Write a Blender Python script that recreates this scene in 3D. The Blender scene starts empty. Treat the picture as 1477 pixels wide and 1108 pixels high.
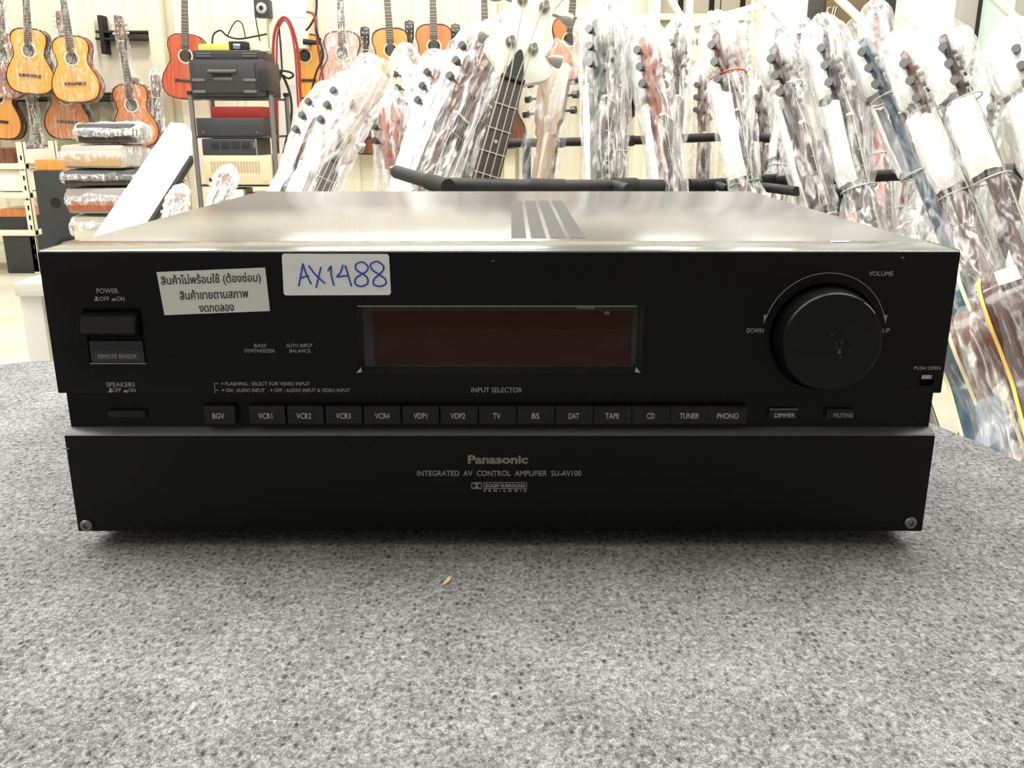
import bpy, bmesh, math, random
from mathutils import Vector, Matrix, noise
SC = bpy.context.scene
COL = SC.collection
R = math.radians

# ------------------------------------------------------------------ camera
FPX, W, H = 1290.0, 1477.0, 1108.0
TH = R(16.29)
CAM = Vector((0.0065, -0.449, 0.2254))        # table top is z = 0, amplifier front is y = 0
FLOOR = -0.75
cd = bpy.data.cameras.new('camera')
cd.sensor_width = 36.0
cd.lens = 36.0 * FPX / W
cd.clip_start = 0.01
cam = bpy.data.objects.new('camera', cd)
COL.objects.link(cam)
cam.location = CAM
cam.rotation_euler = (math.pi / 2 - TH, 0, 0)
SC.camera = cam

# ------------------------------------------------------------------ light, exposure
SC.view_settings.view_transform = 'Standard'
SC.view_settings.look = 'None'
SC.view_settings.gamma = 1
SC.view_settings.exposure = 0.14
SC.view_settings.use_curve_mapping = False
SC.cycles.transparent_max_bounces = 40
SC.cycles.max_bounces = 8
wd = bpy.data.worlds.new('world')
SC.world = wd
wd.use_nodes = True
wd.node_tree.nodes['Background'].inputs[0].default_value = (1.0, 0.985, 0.96, 1)
wd.node_tree.nodes['Background'].inputs[1].default_value = 0.35


def area(name, loc, sx, sy, e, col=(1.0, 0.985, 0.95), rot=(0, 0, 0)):
    l = bpy.data.lights.new(name, 'AREA')
    l.shape = 'RECTANGLE'
    l.size, l.size_y, l.energy, l.color = sx, sy, e, col
    o = bpy.data.objects.new(name, l)
    COL.objects.link(o)
    o.location = loc
    o.rotation_euler = rot
    return o


CEIL = 2.6
LAMPS = [(-3.0, .9, 105, 2.4, 1.6), (-.8, .9, 80, 2.0, 1.6), (1.7, .9, 88, 2.4, 1.6), (-3.8, 3.6, 52, 2.2, .5), (-0.8, 3.6, 54, 2.2, .5), (2.2, 3.6, 62, 2.2, .5),
         (-3.8, 5.9, 52, 2.2, .4), (-0.8, 5.9, 56, 2.2, .4), (2.2, 5.9, 50, 2.2, .4), (-2.4, -.9, 30, 1.6, 1.6)]
for i, (x, y, e, sx, sy) in enumerate(LAMPS):
    area('tube_light', (x, y, CEIL - 0.09), sx, sy, e)


# ------------------------------------------------------------------ pixel -> place (only to take measurements)
def ray(px, py):
    f = Vector((0, math.cos(TH), -math.sin(TH)))
    u = Vector((0, math.sin(TH), math.cos(TH)))
    return f + Vector((1, 0, 0)) * ((px - W / 2) / FPX) - u * ((py - H / 2) / FPX)


def P(px, py, Y):
    d = ray(px, py)
    return CAM + d * (Y / d.y)


def F(px, py, y=0.0):
    p = P(px, py, y - CAM.y)
    return p.x, p.z


def T0(px, py, z=0.0):
    d = ray(px, py)
    return CAM + d * ((z - CAM.z) / d.z)


# ------------------------------------------------------------------ materials
MC = {}


def mat(name, col=(.5, .5, .5), rough=.5, metal=0., spec=.5, alpha=1., bump=None, vary=None, coat=0., trans=0.):
    """bump = (scale, strength, distance); vary = (scale xyz, colour two, low, high)"""
    if name in MC:
        return MC[name]
    m = bpy.data.materials.new(name)
    m.use_nodes = True
    nt = m.node_tree
    b = nt.nodes['Principled BSDF']
    b.inputs['Base Color'].default_value = (*col, 1)
    b.inputs['Roughness'].default_value = rough
    b.inputs['Metallic'].default_value = metal
    b.inputs['Specular IOR Level'].default_value = spec
    b.inputs['Alpha'].default_value = alpha
    b.inputs['Coat Weight'].default_value = coat
    b.inputs['Transmission Weight'].default_value = trans
    tc = nt.nodes.new('ShaderNodeTexCoord')
    if vary:
        mp = nt.nodes.new('ShaderNodeMapping')
        mp.inputs['Scale'].default_value = vary[0]
        n = nt.nodes.new('ShaderNodeTexNoise')
        n.inputs['Scale'].default_value = 1
        n.inputs['Detail'].default_value = 4
        r = nt.nodes.new('ShaderNodeValToRGB')
        r.color_ramp.elements[0].position, r.color_ramp.elements[1].position = vary[2], vary[3]
        r.color_ramp.elements[0].color = (*col, 1)
        r.color_ramp.elements[1].color = (*vary[1], 1)
        nt.links.new(tc.outputs['Object'], mp.inputs[0])
        nt.links.new(mp.outputs[0], n.inputs['Vector'])
        nt.links.new(n.outputs['Fac'], r.inputs[0])
        nt.links.new(r.outputs[0], b.inputs['Base Color'])
    if bump:
        n2 = nt.nodes.new('ShaderNodeTexNoise')
        n2.inputs['Scale'].default_value = bump[0]
        n2.inputs['Detail'].default_value = 3
        bp = nt.nodes.new('ShaderNodeBump')
        bp.inputs['Strength'].default_value = bump[1]
        bp.inputs['Distance'].default_value = bump[2]
        nt.links.new(tc.outputs['Object'], n2.inputs['Vector'])
        nt.links.new(n2.outputs['Fac'], bp.inputs['Height'])
        nt.links.new(bp.outputs[0], b.inputs['Normal'])
    MC[name] = m
    return m


def wood(name, c1, c2, rough=.3, coat=.3, sc=(60, 60, 3)):
    return mat(name, c1, rough, vary=(sc, c2, .35, .65), coat=coat)


def plastic_film(name, amin, again, tint=(.97, .97, .97)):
    m = bpy.data.materials.new(name)
    m.use_nodes = True
    nt = m.node_tree
    b = nt.nodes['Principled BSDF']
    b.inputs['Base Color'].default_value = (*tint, 1)
    b.inputs['Roughness'].default_value = .16
    b.inputs['Specular IOR Level'].default_value = .9
    tc = nt.nodes.new('ShaderNodeTexCoord')
    mp = nt.nodes.new('ShaderNodeMapping')
    mp.inputs['Scale'].default_value = (48, 48, 13)
    n = nt.nodes.new('ShaderNodeTexNoise')
    n.inputs['Scale'].default_value = 1
    n.inputs['Detail'].default_value = 5
    n.inputs['Distortion'].default_value = 1.2
    r = nt.nodes.new('ShaderNodeValToRGB')
    r.color_ramp.elements[0].position, r.color_ramp.elements[1].position = .45, .64
    r.color_ramp.elements[0].color = (0, 0, 0, 1)
    r.color_ramp.elements[1].color = (1, 1, 1, 1)
    lw = nt.nodes.new('ShaderNodeLayerWeight')
    lw.inputs[0].default_value = .22
    ma = nt.nodes.new('ShaderNodeMath'); ma.operation = 'MAXIMUM'
    mr = nt.nodes.new('ShaderNodeMapRange')
    mr.inputs['To Min'].default_value = amin
    mr.inputs['To Max'].default_value = again
    bp = nt.nodes.new('ShaderNodeBump')
    bp.inputs['Strength'].default_value = .7
    bp.inputs['Distance'].default_value = .006
    nt.links.new(tc.outputs['Object'], mp.inputs[0])
    nt.links.new(mp.outputs[0], n.inputs['Vector'])
    nt.links.new(n.outputs['Fac'], r.inputs[0])
    nt.links.new(r.outputs[0], ma.inputs[0])
    nt.links.new(lw.outputs['Facing'], ma.inputs[1])
    nt.links.new(ma.outputs[0], mr.inputs['Value'])
    nt.links.new(mr.outputs[0], b.inputs['Alpha'])
    nt.links.new(n.outputs['Fac'], bp.inputs['Height'])
    nt.links.new(bp.outputs[0], b.inputs['Normal'])
    MC[name] = m
    return m


def carpet_mat():
    m = bpy.data.materials.new('grey ribbed felt')
    m.use_nodes = True
    nt = m.node_tree
    N, L = nt.nodes, nt.links
    b = N['Principled BSDF']
    b.inputs['Roughness'].default_value = 1
    b.inputs['Specular IOR Level'].default_value = .05
    tc = N.new('ShaderNodeTexCoord')

    def nz(scale, detail, dist=0., sc=(1, 1, 1), rot=0.):
        mp = N.new('ShaderNodeMapping')
        mp.inputs['Scale'].default_value = sc
        mp.inputs['Rotation'].default_value = (0, 0, rot)
        n = N.new('ShaderNodeTexNoise')
        n.inputs['Scale'].default_value = scale
        n.inputs['Detail'].default_value = detail
        n.inputs['Distortion'].default_value = dist
        L.new(tc.outputs['Object'], mp.inputs[0])
        L.new(mp.outputs[0], n.inputs['Vector'])
        return n.outputs['Fac']

    def mth(op, a, c=None, v=None):
        x = N.new('ShaderNodeMath'); x.operation = op
        L.new(a, x.inputs[0])
        if c is not None:
            L.new(c, x.inputs[1])
        if v is not None:
            x.inputs[1].default_value = v
        return x.outputs[0]
    # rows of needle marks
    mp = N.new('ShaderNodeMapping')
    mp.inputs['Rotation'].default_value = (0, 0, R(3))
    mp.inputs['Scale'].default_value = (1.0, .62, 1)
    vo = N.new('ShaderNodeTexVoronoi')
    vo.inputs['Scale'].default_value = 300
    vo.inputs['Randomness'].default_value = .62
    L.new(tc.outputs['Object'], mp.inputs[0])
    L.new(mp.outputs[0], vo.inputs['Vector'])
    dots = N.new('ShaderNodeMapRange')
    dots.inputs['From Min'].default_value = .05
    dots.inputs['From Max'].default_value = .40
    L.new(vo.outputs['Distance'], dots.inputs['Value'])
    fine = nz(900, 4, 2.0)
    mid = nz(330, 3, 1.0)
    big = nz(22, 3)
    a = mth('MULTIPLY', dots.outputs[0], v=.30)
    bb = mth('MULTIPLY', fine, v=1.2)
    c = mth('MULTIPLY', mid, v=.80)
    d = mth('MULTIPLY', big, v=.30)
    s = mth('ADD', mth('ADD', a, bb), mth('ADD', c, d))
    r = N.new('ShaderNodeValToRGB')
    e = r.color_ramp.elements
    e[0].position, e[0].color = .58, (.035, .036, .037, 1)
    e[1].position, e[1].color = 1.30, (.53, .535, .54, 1)
    k = N.new('ShaderNodeMapRange')
    k.inputs['From Min'].default_value = 1.04
    k.inputs['From Max'].default_value = 1.80
    L.new(s, k.inputs['Value'])
    e[0].position, e[1].position = .0, 1.0
    mid_e = e.new(.5)
    mid_e.color = (.205, .208, .212, 1)
    L.new(k.outputs[0], r.inputs[0])
    L.new(r.outputs[0], b.inputs['Base Color'])
    bp = N.new('ShaderNodeBump')
    bp.inputs['Strength'].default_value = .5
    bp.inputs['Distance'].default_value = .0015
    L.new(s, bp.inputs['Height'])
    L.new(bp.outputs[0], b.inputs['Normal'])
    return m


BLACK = mat('satin black panel', (.0034, .0034, .0035), .42, spec=.15, bump=(900, .06, .0005))
BLACK2 = mat('satin black key', (.0085, .0085, .009), .40, spec=.25)
KNOBM = mat('black knob', (.0042, .0044, .0047), .36, spec=.2, vary=((90, 90, 90), (.012, .012, .012), .66, .85))
LEDGE = mat('dark grey ledge', (.078, .078, .08), .45, spec=.5, vary=((9, 60, 60), (.11, .11, .11), .55, .8))
COVER = mat('brushed dark steel', (.115, .116, .118), .20, metal=.3, spec=.75, vary=((5, 260, 5), (.155, .155, .158), .3, .8))
STRIP = mat('brushed strip', (.10, .101, .103), .16, metal=.3, spec=.7, vary=((4, 260, 5), (.135, .135, .138), .3, .8))
VENT = mat('perforated vent', (.03, .03, .03), .6)
PRINT = mat('grey print', (.30, .30, .30), .6)
PRINTW = mat('light print', (.42, .42, .42), .6)
GOLD = mat('dull gold print', (.20, .18, .13), .5)
STEEL = mat('dull steel', (.42, .40, .36), .35, metal=.9)
PAPER = mat('white paper', (.80, .80, .80), .6)
PAPER2 = mat('greyed paper', (.66, .66, .63), .6)
INK = mat('blue marker ink', (.02, .07, .42), .5)
BLKINK = mat('black print', (.03, .03, .03), .6)
REDGLASS = mat('dark red acrylic', (.012, .0022, .0022), .03, spec=.4)
REDGLASS.node_tree.nodes['Principled BSDF'].inputs['Specular Tint'].default_value = (1, .58, .55, 1)
RUBBER = mat('black rubber', (.012, .012, .012), .7)
FOAMTUBE = mat('black foam tube', (.018, .018, .018), .6, bump=(120, .2, .003))
WHITEPAINT = mat('white painted steel', (.86, .85, .78), .4)
CREAMPAINT = mat('cream painted steel', (.80, .76, .62), .45)
FOAM = mat('white foam sheet', (.93, .93, .93), .6, bump=(16, .3, .02))
CHROME = mat('chrome', (.6, .6, .6), .2, metal=1)
TUBEGREY = mat('grey tube', (.20, .20, .20), .4, metal=.4)
BLKPL = mat('black plastic case', (.030, .031, .035), .5)
BLKPL2 = mat('black metal case', (.035, .038, .045), .4)
GREYPL = mat('grey plastic', (.12, .12, .13), .5)
FILM = plastic_film('clear plastic film', .04, .66)
FILMW = plastic_film('cloudy plastic film', .14, .90)
FILML = plastic_film('thin plastic film', .02, .30)


# ------------------------------------------------------------------ mesh helpers
def add_box(bm, x0, x1, y0, y1, z0, z1, bev=0., mtx=None):
    t = bmesh.new()
    bmesh.ops.create_cube(t, size=1)
    for v in t.verts:
        v.co = Vector(((v.co.x + .5) * (x1 - x0) + x0, (v.co.y + .5) * (y1 - y0) + y0, (v.co.z + .5) * (z1 - z0) + z0))
    if bev > 0:
        bmesh.ops.bevel(t, geom=t.edges[:], offset=bev, segments=2, affect='EDGES', profile=.6)
    join(bm, t, mtx)


def join(bm, t, mtx=None):
    if mtx is not None:
        t.transform(mtx)
    me = bpy.data.meshes.new('tmp')
    t.to_mesh(me)
    t.free()
    bm.from_mesh(me)
    bpy.data.meshes.remove(me)


def add_cyl(bm, p0, p1, r0, r1=None, n=16):
    r1 = r0 if r1 is None else r1
    p0, p1 = Vector(p0), Vector(p1)
    d = p1 - p0
    t = bmesh.new()
    bmesh.ops.create_cone(t, cap_ends=True, segments=n, radius1=r0, radius2=r1, depth=d.length)
    q = d.to_track_quat('Z', 'Y').to_matrix().to_4x4()
    join(bm, t, Matrix.Translation((p0 + p1) / 2) @ q)


def add_lathe(bm, prof, n=48, mtx=None):
    """prof: (r, z) about the z axis"""
    t = bmesh.new()
    rows = []
    for r, z in prof:
        if r < 1e-6:
            rows.append([t.verts.new((0, 0, z))])
        else:
            rows.append([t.verts.new((r * math.cos(a * 2 * math.pi / n), r * math.sin(a * 2 * math.pi / n), z)) for a in range(n)])
    for a, b in zip(rows, rows[1:]):
        for k in range(n):
            q = (k + 1) % n
            if len(a) == 1 and len(b) == 1:
                continue
            if len(a) == 1:
                t.faces.new((a[0], b[q], b[k]))
            elif len(b) == 1:
                t.faces.new((a[k], a[q], b[0]))
            else:
                t.faces.new((a[k], a[q], b[q], b[k]))
    bmesh.ops.recalc_face_normals(t, faces=t.faces[:])
    join(bm, t, mtx)


def smooth_pts(pts, n=6, closed=False):
    pts = [Vector(p) for p in pts]
    out = []
    m = len(pts)
    rng = range(m if closed else m - 1)
    for i in rng:
        if closed:
            a, b, c, d = pts[i - 1], pts[i], pts[(i + 1) % m], pts[(i + 2) % m]
        else:
            a, b, c, d = pts[max(i - 1, 0)], pts[i], pts[i + 1], pts[min(i + 2, m - 1)]
        for k in range(n):
            t = k / n
            out.append(.5 * ((2 * b) + (c - a) * t + (2 * a - 5 * b + 4 * c - d) * t * t + (3 * b - a - 3 * c + d) * t ** 3))
    if not closed:
        out.append(pts[-1])
    return out


def add_tube(bm, pts, r, n=8, closed=False):
    pts = [Vector(p) for p in pts]
    t = bmesh.new()
    rows = []
    up = None
    m = len(pts)
    for i, p in enumerate(pts):
        a = pts[i - 1] if (i > 0 or closed) else p
        b = pts[(i + 1) % m] if (i < m - 1 or closed) else p
        d = (b - a).normalized()
        if up is None:
            up = d.orthogonal().normalized()
        up = (up - d * up.dot(d))
        up = up.normalized() if up.length > 1e-6 else d.orthogonal().normalized()
        s = d.cross(up)
        rr = r[i] if isinstance(r, (list, tuple)) else r
        rows.append([t.verts.new(p + (up * math.cos(k * 2 * math.pi / n) + s * math.sin(k * 2 * math.pi / n)) * rr) for k in range(n)])
    pairs = list(zip(rows, rows[1:])) + ([(rows[-1], rows[0])] if closed else [])
    for a, b in pairs:
        for k in range(n):
            t.faces.new((a[k], a[(k + 1) % n], b[(k + 1) % n], b[k]))
    if not closed:
        t.faces.new(rows[0][::-1])
        t.faces.new(rows[-1])
    bmesh.ops.recalc_face_normals(t, faces=t.faces[:])
    join(bm, t)


def add_prism(bm, out, ax, d0, d1, bev=0., seg=2):
    """closed outline [(u, v)] put on axes, extruded from d0 to d1 along the third axis. ax: 'xz' (depth y), 'yz' (depth x), 'xy' (depth z)"""
    t = bmesh.new()

    def co(u, v, d):
        return {'xz': (u, d, v), 'yz': (d, u, v), 'xy': (u, v, d)}[ax]
    a = [t.verts.new(co(u, v, d0)) for u, v in out]
    b = [t.verts.new(co(u, v, d1)) for u, v in out]
    t.faces.new(a)
    t.faces.new(b[::-1])
    n = len(out)
    for i in range(n):
        t.faces.new((a[i], b[i], b[(i + 1) % n], a[(i + 1) % n]))
    bmesh.ops.recalc_face_normals(t, faces=t.faces[:])
    if bev > 0:
        ed = [e for e in t.edges if (e.verts[0] in a and e.verts[1] in a) or (e.verts[0] in b and e.verts[1] in b)]
        bmesh.ops.bevel(t, geom=ed, offset=bev, segments=seg, affect='EDGES', profile=.5)
    join(bm, t)


def mesh_of(bm, name, smooth=35):
    me = bpy.data.meshes.new(name)
    bm.to_mesh(me)
    bm.free()
    if smooth:
        me.shade_smooth()
        me.set_sharp_from_angle(angle=R(smooth))
    return me


def obj(name, bm, m, parent=None, smooth=35, label=None):
    me = bm if isinstance(bm, bpy.types.Mesh) else mesh_of(bm, name, smooth)
    o = bpy.data.objects.new(name, me)
    COL.objects.link(o)
    if not me.materials:
        me.materials.append(m)
    o.material_slots[0].link = 'OBJECT'
    o.material_slots[0].material = m
    if parent:
        o.parent = parent
    if label:
        o['label'] = label
    return o


def tag(o, label, cat, group=None):
    o['label'], o['category'] = label, cat
    if group:
        o['group'] = group
    return o


def thing(name, label, cat, mtx=None, group=None):
    o = bpy.data.objects.new(name, None)
    o.empty_display_size = .05
    COL.objects.link(o)
    if mtx is not None:
        o.matrix_world = mtx if isinstance(mtx, Matrix) else Matrix.Translation(mtx)
    return tag(o, label, cat, group)


def struct(name, bm, m, smooth=35):
    o = obj(name, bm, m, None, smooth)
    o['kind'] = 'structure'
    return o


def box_part(name, m, parent, x0, x1, y0, y1, z0, z1, bev=0., label=None):
    bm = bmesh.new()
    add_box(bm, x0, x1, y0, y1, z0, z1, bev)
    return obj(name, bm, m, parent, label=label)


def boolean_cut(o, cut_bms):
    for c in cut_bms:
        me = mesh_of(c, 'cut', 0)
        k = bpy.data.objects.new('cut', me)
        COL.objects.link(k)
        md = o.modifiers.new('b', 'BOOLEAN')
        md.object = k
        md.solver = 'EXACT'
        bpy.context.view_layer.update()
        dg = bpy.context.evaluated_depsgraph_get()
        nm = bpy.data.meshes.new_from_object(o.evaluated_get(dg))
        o.modifiers.clear()
        old = o.data
        o.data = nm
        bpy.data.objects.remove(k)
        bpy.data.meshes.remove(me)
        bpy.data.meshes.remove(old)
    o.data.shade_smooth()
    o.data.set_sharp_from_angle(angle=R(30))


def lettering(s, m, parent, x0, x1, z0, z1, y, name='printed_lettering', bold=0., rot=0., space=1.):
    """Text fitted into the box x0..x1, z0..z1 on a plane facing -y; z0..z1 is the extent of the ink."""
    c = bpy.data.curves.new('t', 'FONT')
    c.body = s
    c.offset = bold
    c.space_character = space
    c.resolution_u = 3
    c.extrude = .004
    t = bpy.data.objects.new('t', c)
    COL.objects.link(t)
    bpy.context.view_layer.update()
    me = bpy.data.meshes.new_from_object(t.evaluated_get(bpy.context.evaluated_depsgraph_get()))
    bpy.data.objects.remove(t)
    xs = [v.co.x for v in me.vertices]
    ys = [v.co.y for v in me.vertices]
    ax, bx, ay, by = min(xs), max(xs), min(ys), max(ys)
    cx, cz = (x0 + x1) / 2, (z0 + z1) / 2
    for v in me.vertices:
        u = (v.co.x - ax) / (bx - ax) * (x1 - x0) + x0 - cx
        w = (v.co.y - ay) / (by - ay) * (z1 - z0) + z0 - cz
        d = y - (.0002 if v.co.z > 0 else 0)
        v.co = Vector((cx + u * math.cos(rot) - w * math.sin(rot), d, cz + u * math.sin(rot) + w * math.cos(rot)))
    me.materials.clear()
    return obj(name, me, m, parent)


def pxtext(s, m, parent, a, b, c, d, y=0., **k):
    """lettering in the rectangle that spans a..b, c..d of the front panel (measured on the photograph)"""
    xa, zd = F(a, d, y)
    xb, _ = F(b, d, y)
    _, zc = F((a + b) / 2, c, y)
    return lettering(s, m, parent, xa, xb, zd, zc, y - .00002, **k)



# ------------------------------------------------------------------ setting
YW = 7.25                                  # back wall
CREAM = mat('cream metal cladding', (.86, .80, .62), .5, vary=((.8, .8, .5), (.90, .86, .72), .3, .7))
CONC = mat('pale concrete', (.44, .41, .32), .8, vary=((3, 3, 3), (.54, .51, .42), .3, .7))
bm = bmesh.new(); add_box(bm, -7, 7, -4.5, YW + .1, FLOOR - .1, FLOOR); struct('floor', bm, CONC)
bm = bmesh.new(); add_box(bm, -7, 7, -4.5, YW + .1, CEIL, CEIL + .1); struct('ceiling', bm, mat('ceiling white', (.85, .84, .80), .8))
bm = bmesh.new()                           # ribbed sheet cladding
prof, x = [], -7.0
while x < 7.0:
    prof += [(x, YW), (x + .15, YW), (x + .165, YW - .03), (x + .215, YW - .03), (x + .23, YW)]
    x += .23
prof += [(7.0, YW), (7.0, YW + .1), (-7.0, YW + .1)]
add_prism(bm, prof, 'xy', FLOOR, CEIL)
struct('wall_back', bm, CREAM, smooth=0)
bm = bmesh.new(); add_box(bm, -7.1, -7, -4.5, YW + .1, FLOOR, CEIL); struct('wall_left', bm, CREAM)
bm = bmesh.new(); add_box(bm, 7, 7.1, -4.5, YW + .1, FLOOR, CEIL); struct('wall_right', bm, CREAM)
# column of the wall and the floor joint
for i, (px, w) in enumerate([(236, .11), (735, .09)]):
    p = P(px, 150, YW - CAM.y - .1)
    bm = bmesh.new(); add_box(bm, p.x - w / 2, p.x + w / 2, YW - .12, YW - .031, FLOOR, CEIL, .006)
    struct('trim_%d' % (i + 1), bm, mat('cream column', (.84, .78, .60), .5))
# partition with a glazed door at the right
p = P(1296, 60, 5.4)
PY = p.y
xd0, xd1 = P(1372, 60, 5.4).x, P(1458, 60, 5.4).x
PARTM = mat('white partition', (.84, .84, .78), .5)
bm = bmesh.new()
add_box(bm, p.x, xd0, PY, PY + .1, FLOOR, CEIL)
add_box(bm, xd1 + .9, 7, PY, PY + .1, FLOOR, CEIL)
add_box(bm, xd0, xd1 + .9, PY, PY + .1, 1.6, CEIL)
struct('wall_partition', bm, PARTM)
FRM = mat('aluminium frame', (.50, .48, .42), .4, metal=.3)
bm = bmesh.new()
add_box(bm, xd0, xd0 + .12, PY - .05, PY + .1, FLOOR, 1.6, .004)
add_box(bm, xd1, xd1 + .14, PY - .04, PY + .1, FLOOR, 1.6, .004)
add_box(bm, xd1 + .78, xd1 + .9, PY - .04, PY + .1, FLOOR, 1.6, .004)
add_box(bm, xd0, xd1 + .9, PY - .04, PY + .1, 1.52, 1.6, .004)
add_box(bm, xd0, xd1 + .9, PY - .04, PY + .1, FLOOR, FLOOR + .12, .004)
d = struct('door_1', bm, FRM)
GLASS = mat('glass with painted reflections', (.62, .82, .72), .06, spec=.6, vary=((6, 1, .7), (.80, .93, .84), .35, .6))  # green reflections in the panes painted as tint and paler streaks
box_part('pane', GLASS, d, xd0 + .12, xd1, PY + .01, PY + .02, FLOOR + .12, 1.52)
box_part('pane', GLASS, d, xd1 + .14, xd1 + .78, PY + .01, PY + .02, FLOOR + .12, 1.52)
box_part('door_handle', CHROME, d, xd0 + .05, xd0 + .09, PY - .10, PY - .05, .55, .60, .006)
# black gasket lines
box_part('gasket', RUBBER, d, xd0 + .10, xd0 + .122, PY - .055, PY - .045, FLOOR + .12, 1.5)

# ------------------------------------------------------------------ table and carpet
outl = [(-.60, -.555), (.0, -.55), (.30, -.545), (.392, -.50), (.40, -.30), (.395, -.10), (.380, .06), (.362, .15), (.337, .226), (.296, .31),
        (.20, .385), (.05, .412), (-.20, .418), (-.44, .414), (-.50, .395), (-.62, .335), (-.69, .24), (-.71, .05), (-.71, -.25), (-.70, -.48)]
outs = [(v.x, v.y) for v in smooth_pts([(a, b, 0) for a, b in outl], 5, True)]


def offset(o, d):
    n = len(o)
    r = []
    for i in range(n):
        a, b = Vector(o[i - 1]), Vector(o[(i + 1) % n])
        t = (b - a).normalized()
        nrm = Vector((t.y, -t.x))
        r.append((o[i][0] + nrm.x * d, o[i][1] + nrm.y * d))
    return r


def draped(bm, o, r, drop, z=0.):
    rings = [[bm.verts.new((x, y, z)) for x, y in offset(o, -r)]]
    for k in range(1, 5):
        a = k / 4 * math.pi / 2
        rings.append([bm.verts.new((x, y, z - r + r * math.cos(a))) for x, y in offset(o, -r + r * math.sin(a))])
    rings.append([bm.verts.new((x, y, z - drop)) for x, y in offset(o, 0)])
    bm.faces.new(rings[0])
    n = len(o)
    for a, b in zip(rings, rings[1:]):
        for k in range(n):
            bm.faces.new((a[k], b[k], b[(k + 1) % n], a[(k + 1) % n]))
    bmesh.ops.recalc_face_normals(bm, faces=bm.faces[:])


bm = bmesh.new(); draped(bm, outs, .010, .012)
cp = obj('carpet', bm, carpet_mat())
tag(cp, 'grey ribbed felt carpet covering the table under the black amplifier', 'carpet')
tb = thing('table', 'table under the grey felt carpet', 'table', Vector((-.15, -.08, FLOOR)))
TBM = mat('table board', (.30, .22, .14), .5)
bm = bmesh.new()
add_prism(bm, [(x + .15, y + .08) for x, y in offset(outs, -.016)], 'xy', .705, .7375)
obj('tabletop', bm, TBM, tb)
for lx, ly in ((-.48, -.40), (.46, -.38), (-.46, .38), (.34, .30)):
    box_part('leg', TBM, tb, lx - .025, lx + .025, ly - .025, ly + .025, 0, .705, .004)
# small chip of wood on the carpet
p = T0(643, 841)
bm = bmesh.new()
add_prism(bm, [(-.0006, -.0035), (.0003, -.0022), (.0012, -.001), (.0018, .0016), (.0016, .0035), (.0004, .0038), (-.0002, .001)], 'xy', -.0004, .0006)
o = obj('wood_chip', bm, mat('pale wood chip', (.75, .45, .25), .6))
o.location = p + Vector((0, 0, .0006)); o.rotation_euler = (.25, 0, -.35)
tag(o, 'tiny orange wood chip lying on the grey carpet', 'wood chip')

# ------------------------------------------------------------------ amplifier
AW = .2319
amp = thing('amplifier', 'black audio amplifier with large volume knob and white handwritten sticker on the carpet', 'amplifier', Vector((0, 0, 0)))
FOOT = .012
# cover over the chassis
bm = bmesh.new()
add_box(bm, -AW + .0008, AW - .0008, .0395, .408, .0065, .1636, .0012)
obj('top_cover', bm, COVER, amp)
for x in (-.17, .17):
    for y in (.06, .35):
        bm = bmesh.new(); add_cyl(bm, (x, y, 0), (x, y, FOOT + .005), .021, .019, 24); obj('foot', bm, RUBBER, amp)
# vent strips in the cover
for i in range(4):
    x = CAM.x - .0004 + i * .0110
    bm = bmesh.new(); add_box(bm, x, x + .0084, .052, .300, .1630, .16375); v = obj('vent_strip', bm, VENT, amp)
# a sliver of white paper left on the cover
box_part('paper_scrap', PAPER, amp, .1790, .1882, .034, .0375, .1635, .1640)
# upper fascia
bm = bmesh.new()
add_prism(bm, [(0, .0893), (0, .1628), (.0105, .1628), (.0105, .0893)], 'yz', -AW, AW, .0008)
up = obj('upper_fascia', bm, BLACK, amp)
cuts = []
xa, za = F(513, 439); xb, zb = F(925, 539)
c = bmesh.new(); add_box(c, xa, xb, -.01, .0062, zb, za, .0012); cuts.append(c)
DX0, DX1, DZ0, DZ1 = xa, xb, zb, za
xa, za = F(119, 444); xb, zb = F(212, 525)
c = bmesh.new(); add_box(c, xa, xb, -.01, .0030, zb, za, .0006); cuts.append(c)
PX0, PX1, PZ0, PZ1 = xa, xb, zb, za
KX, KZ = F(1189, 486)
KR = .0282
c = bmesh.new(); add_cyl(c, (KX, -.01, KZ), (KX, .0075, KZ), KR, KR, 96); cuts.append(c)
xa, za = F(1327, 540); xb, zb = F(1346, 556)
c = bmesh.new(); add_box(c, xa, xb, -.01, .0045, zb, za); cuts.append(c)
boolean_cut(up, cuts)
# bright lip along the top of the fascia
bm = bmesh.new()
add_prism(bm, [(.0004, .1627), (.0006, .1634), (.0014, .1637), (.0393, .1637), (.0393, .1627)], 'yz', -AW, AW, .0012)
obj('top_strip', bm, STRIP, amp)
box_part('chassis', mat('black chassis', (.012, .012, .012), .5), amp, -AW + .003, AW - .003, .0105, .045, .0065, .1627)
# display: sloped inner frame and red window
bm = bmesh.new()
fr = .0042
o4 = [(DX0, DZ0), (DX1, DZ0), (DX1, DZ1), (DX0, DZ1)]
i4 = [(DX0 + fr * .7, DZ0 + fr * .75), (DX1 - fr * .7, DZ0 + fr * .75), (DX1 - fr * .7, DZ1 - .0016), (DX0 + fr * .7, DZ1 - .0016)]
vo_ = [bm.verts.new((x, .0004, z)) for x, z in o4]
vi_ = [bm.verts.new((x, .0050, z)) for x, z in i4]
for k in range(4):
    bm.faces.new((vo_[k], vo_[(k + 1) % 4], vi_[(k + 1) % 4], vi_[k]))
disp = box_part('display', mat('black display glass', (.006, .0055, .0055), .06, spec=.5), amp, DX0 + .001, DX1 - .001, .0044, .0060, DZ0 + .001, DZ1 - .001)
obj('bezel', bm, mat('black bezel', (.010, .010, .010), .25), disp, smooth=0)
xa, za = F(537, 449, .0043); xb, zb = F(910, 527, .0043)
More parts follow.
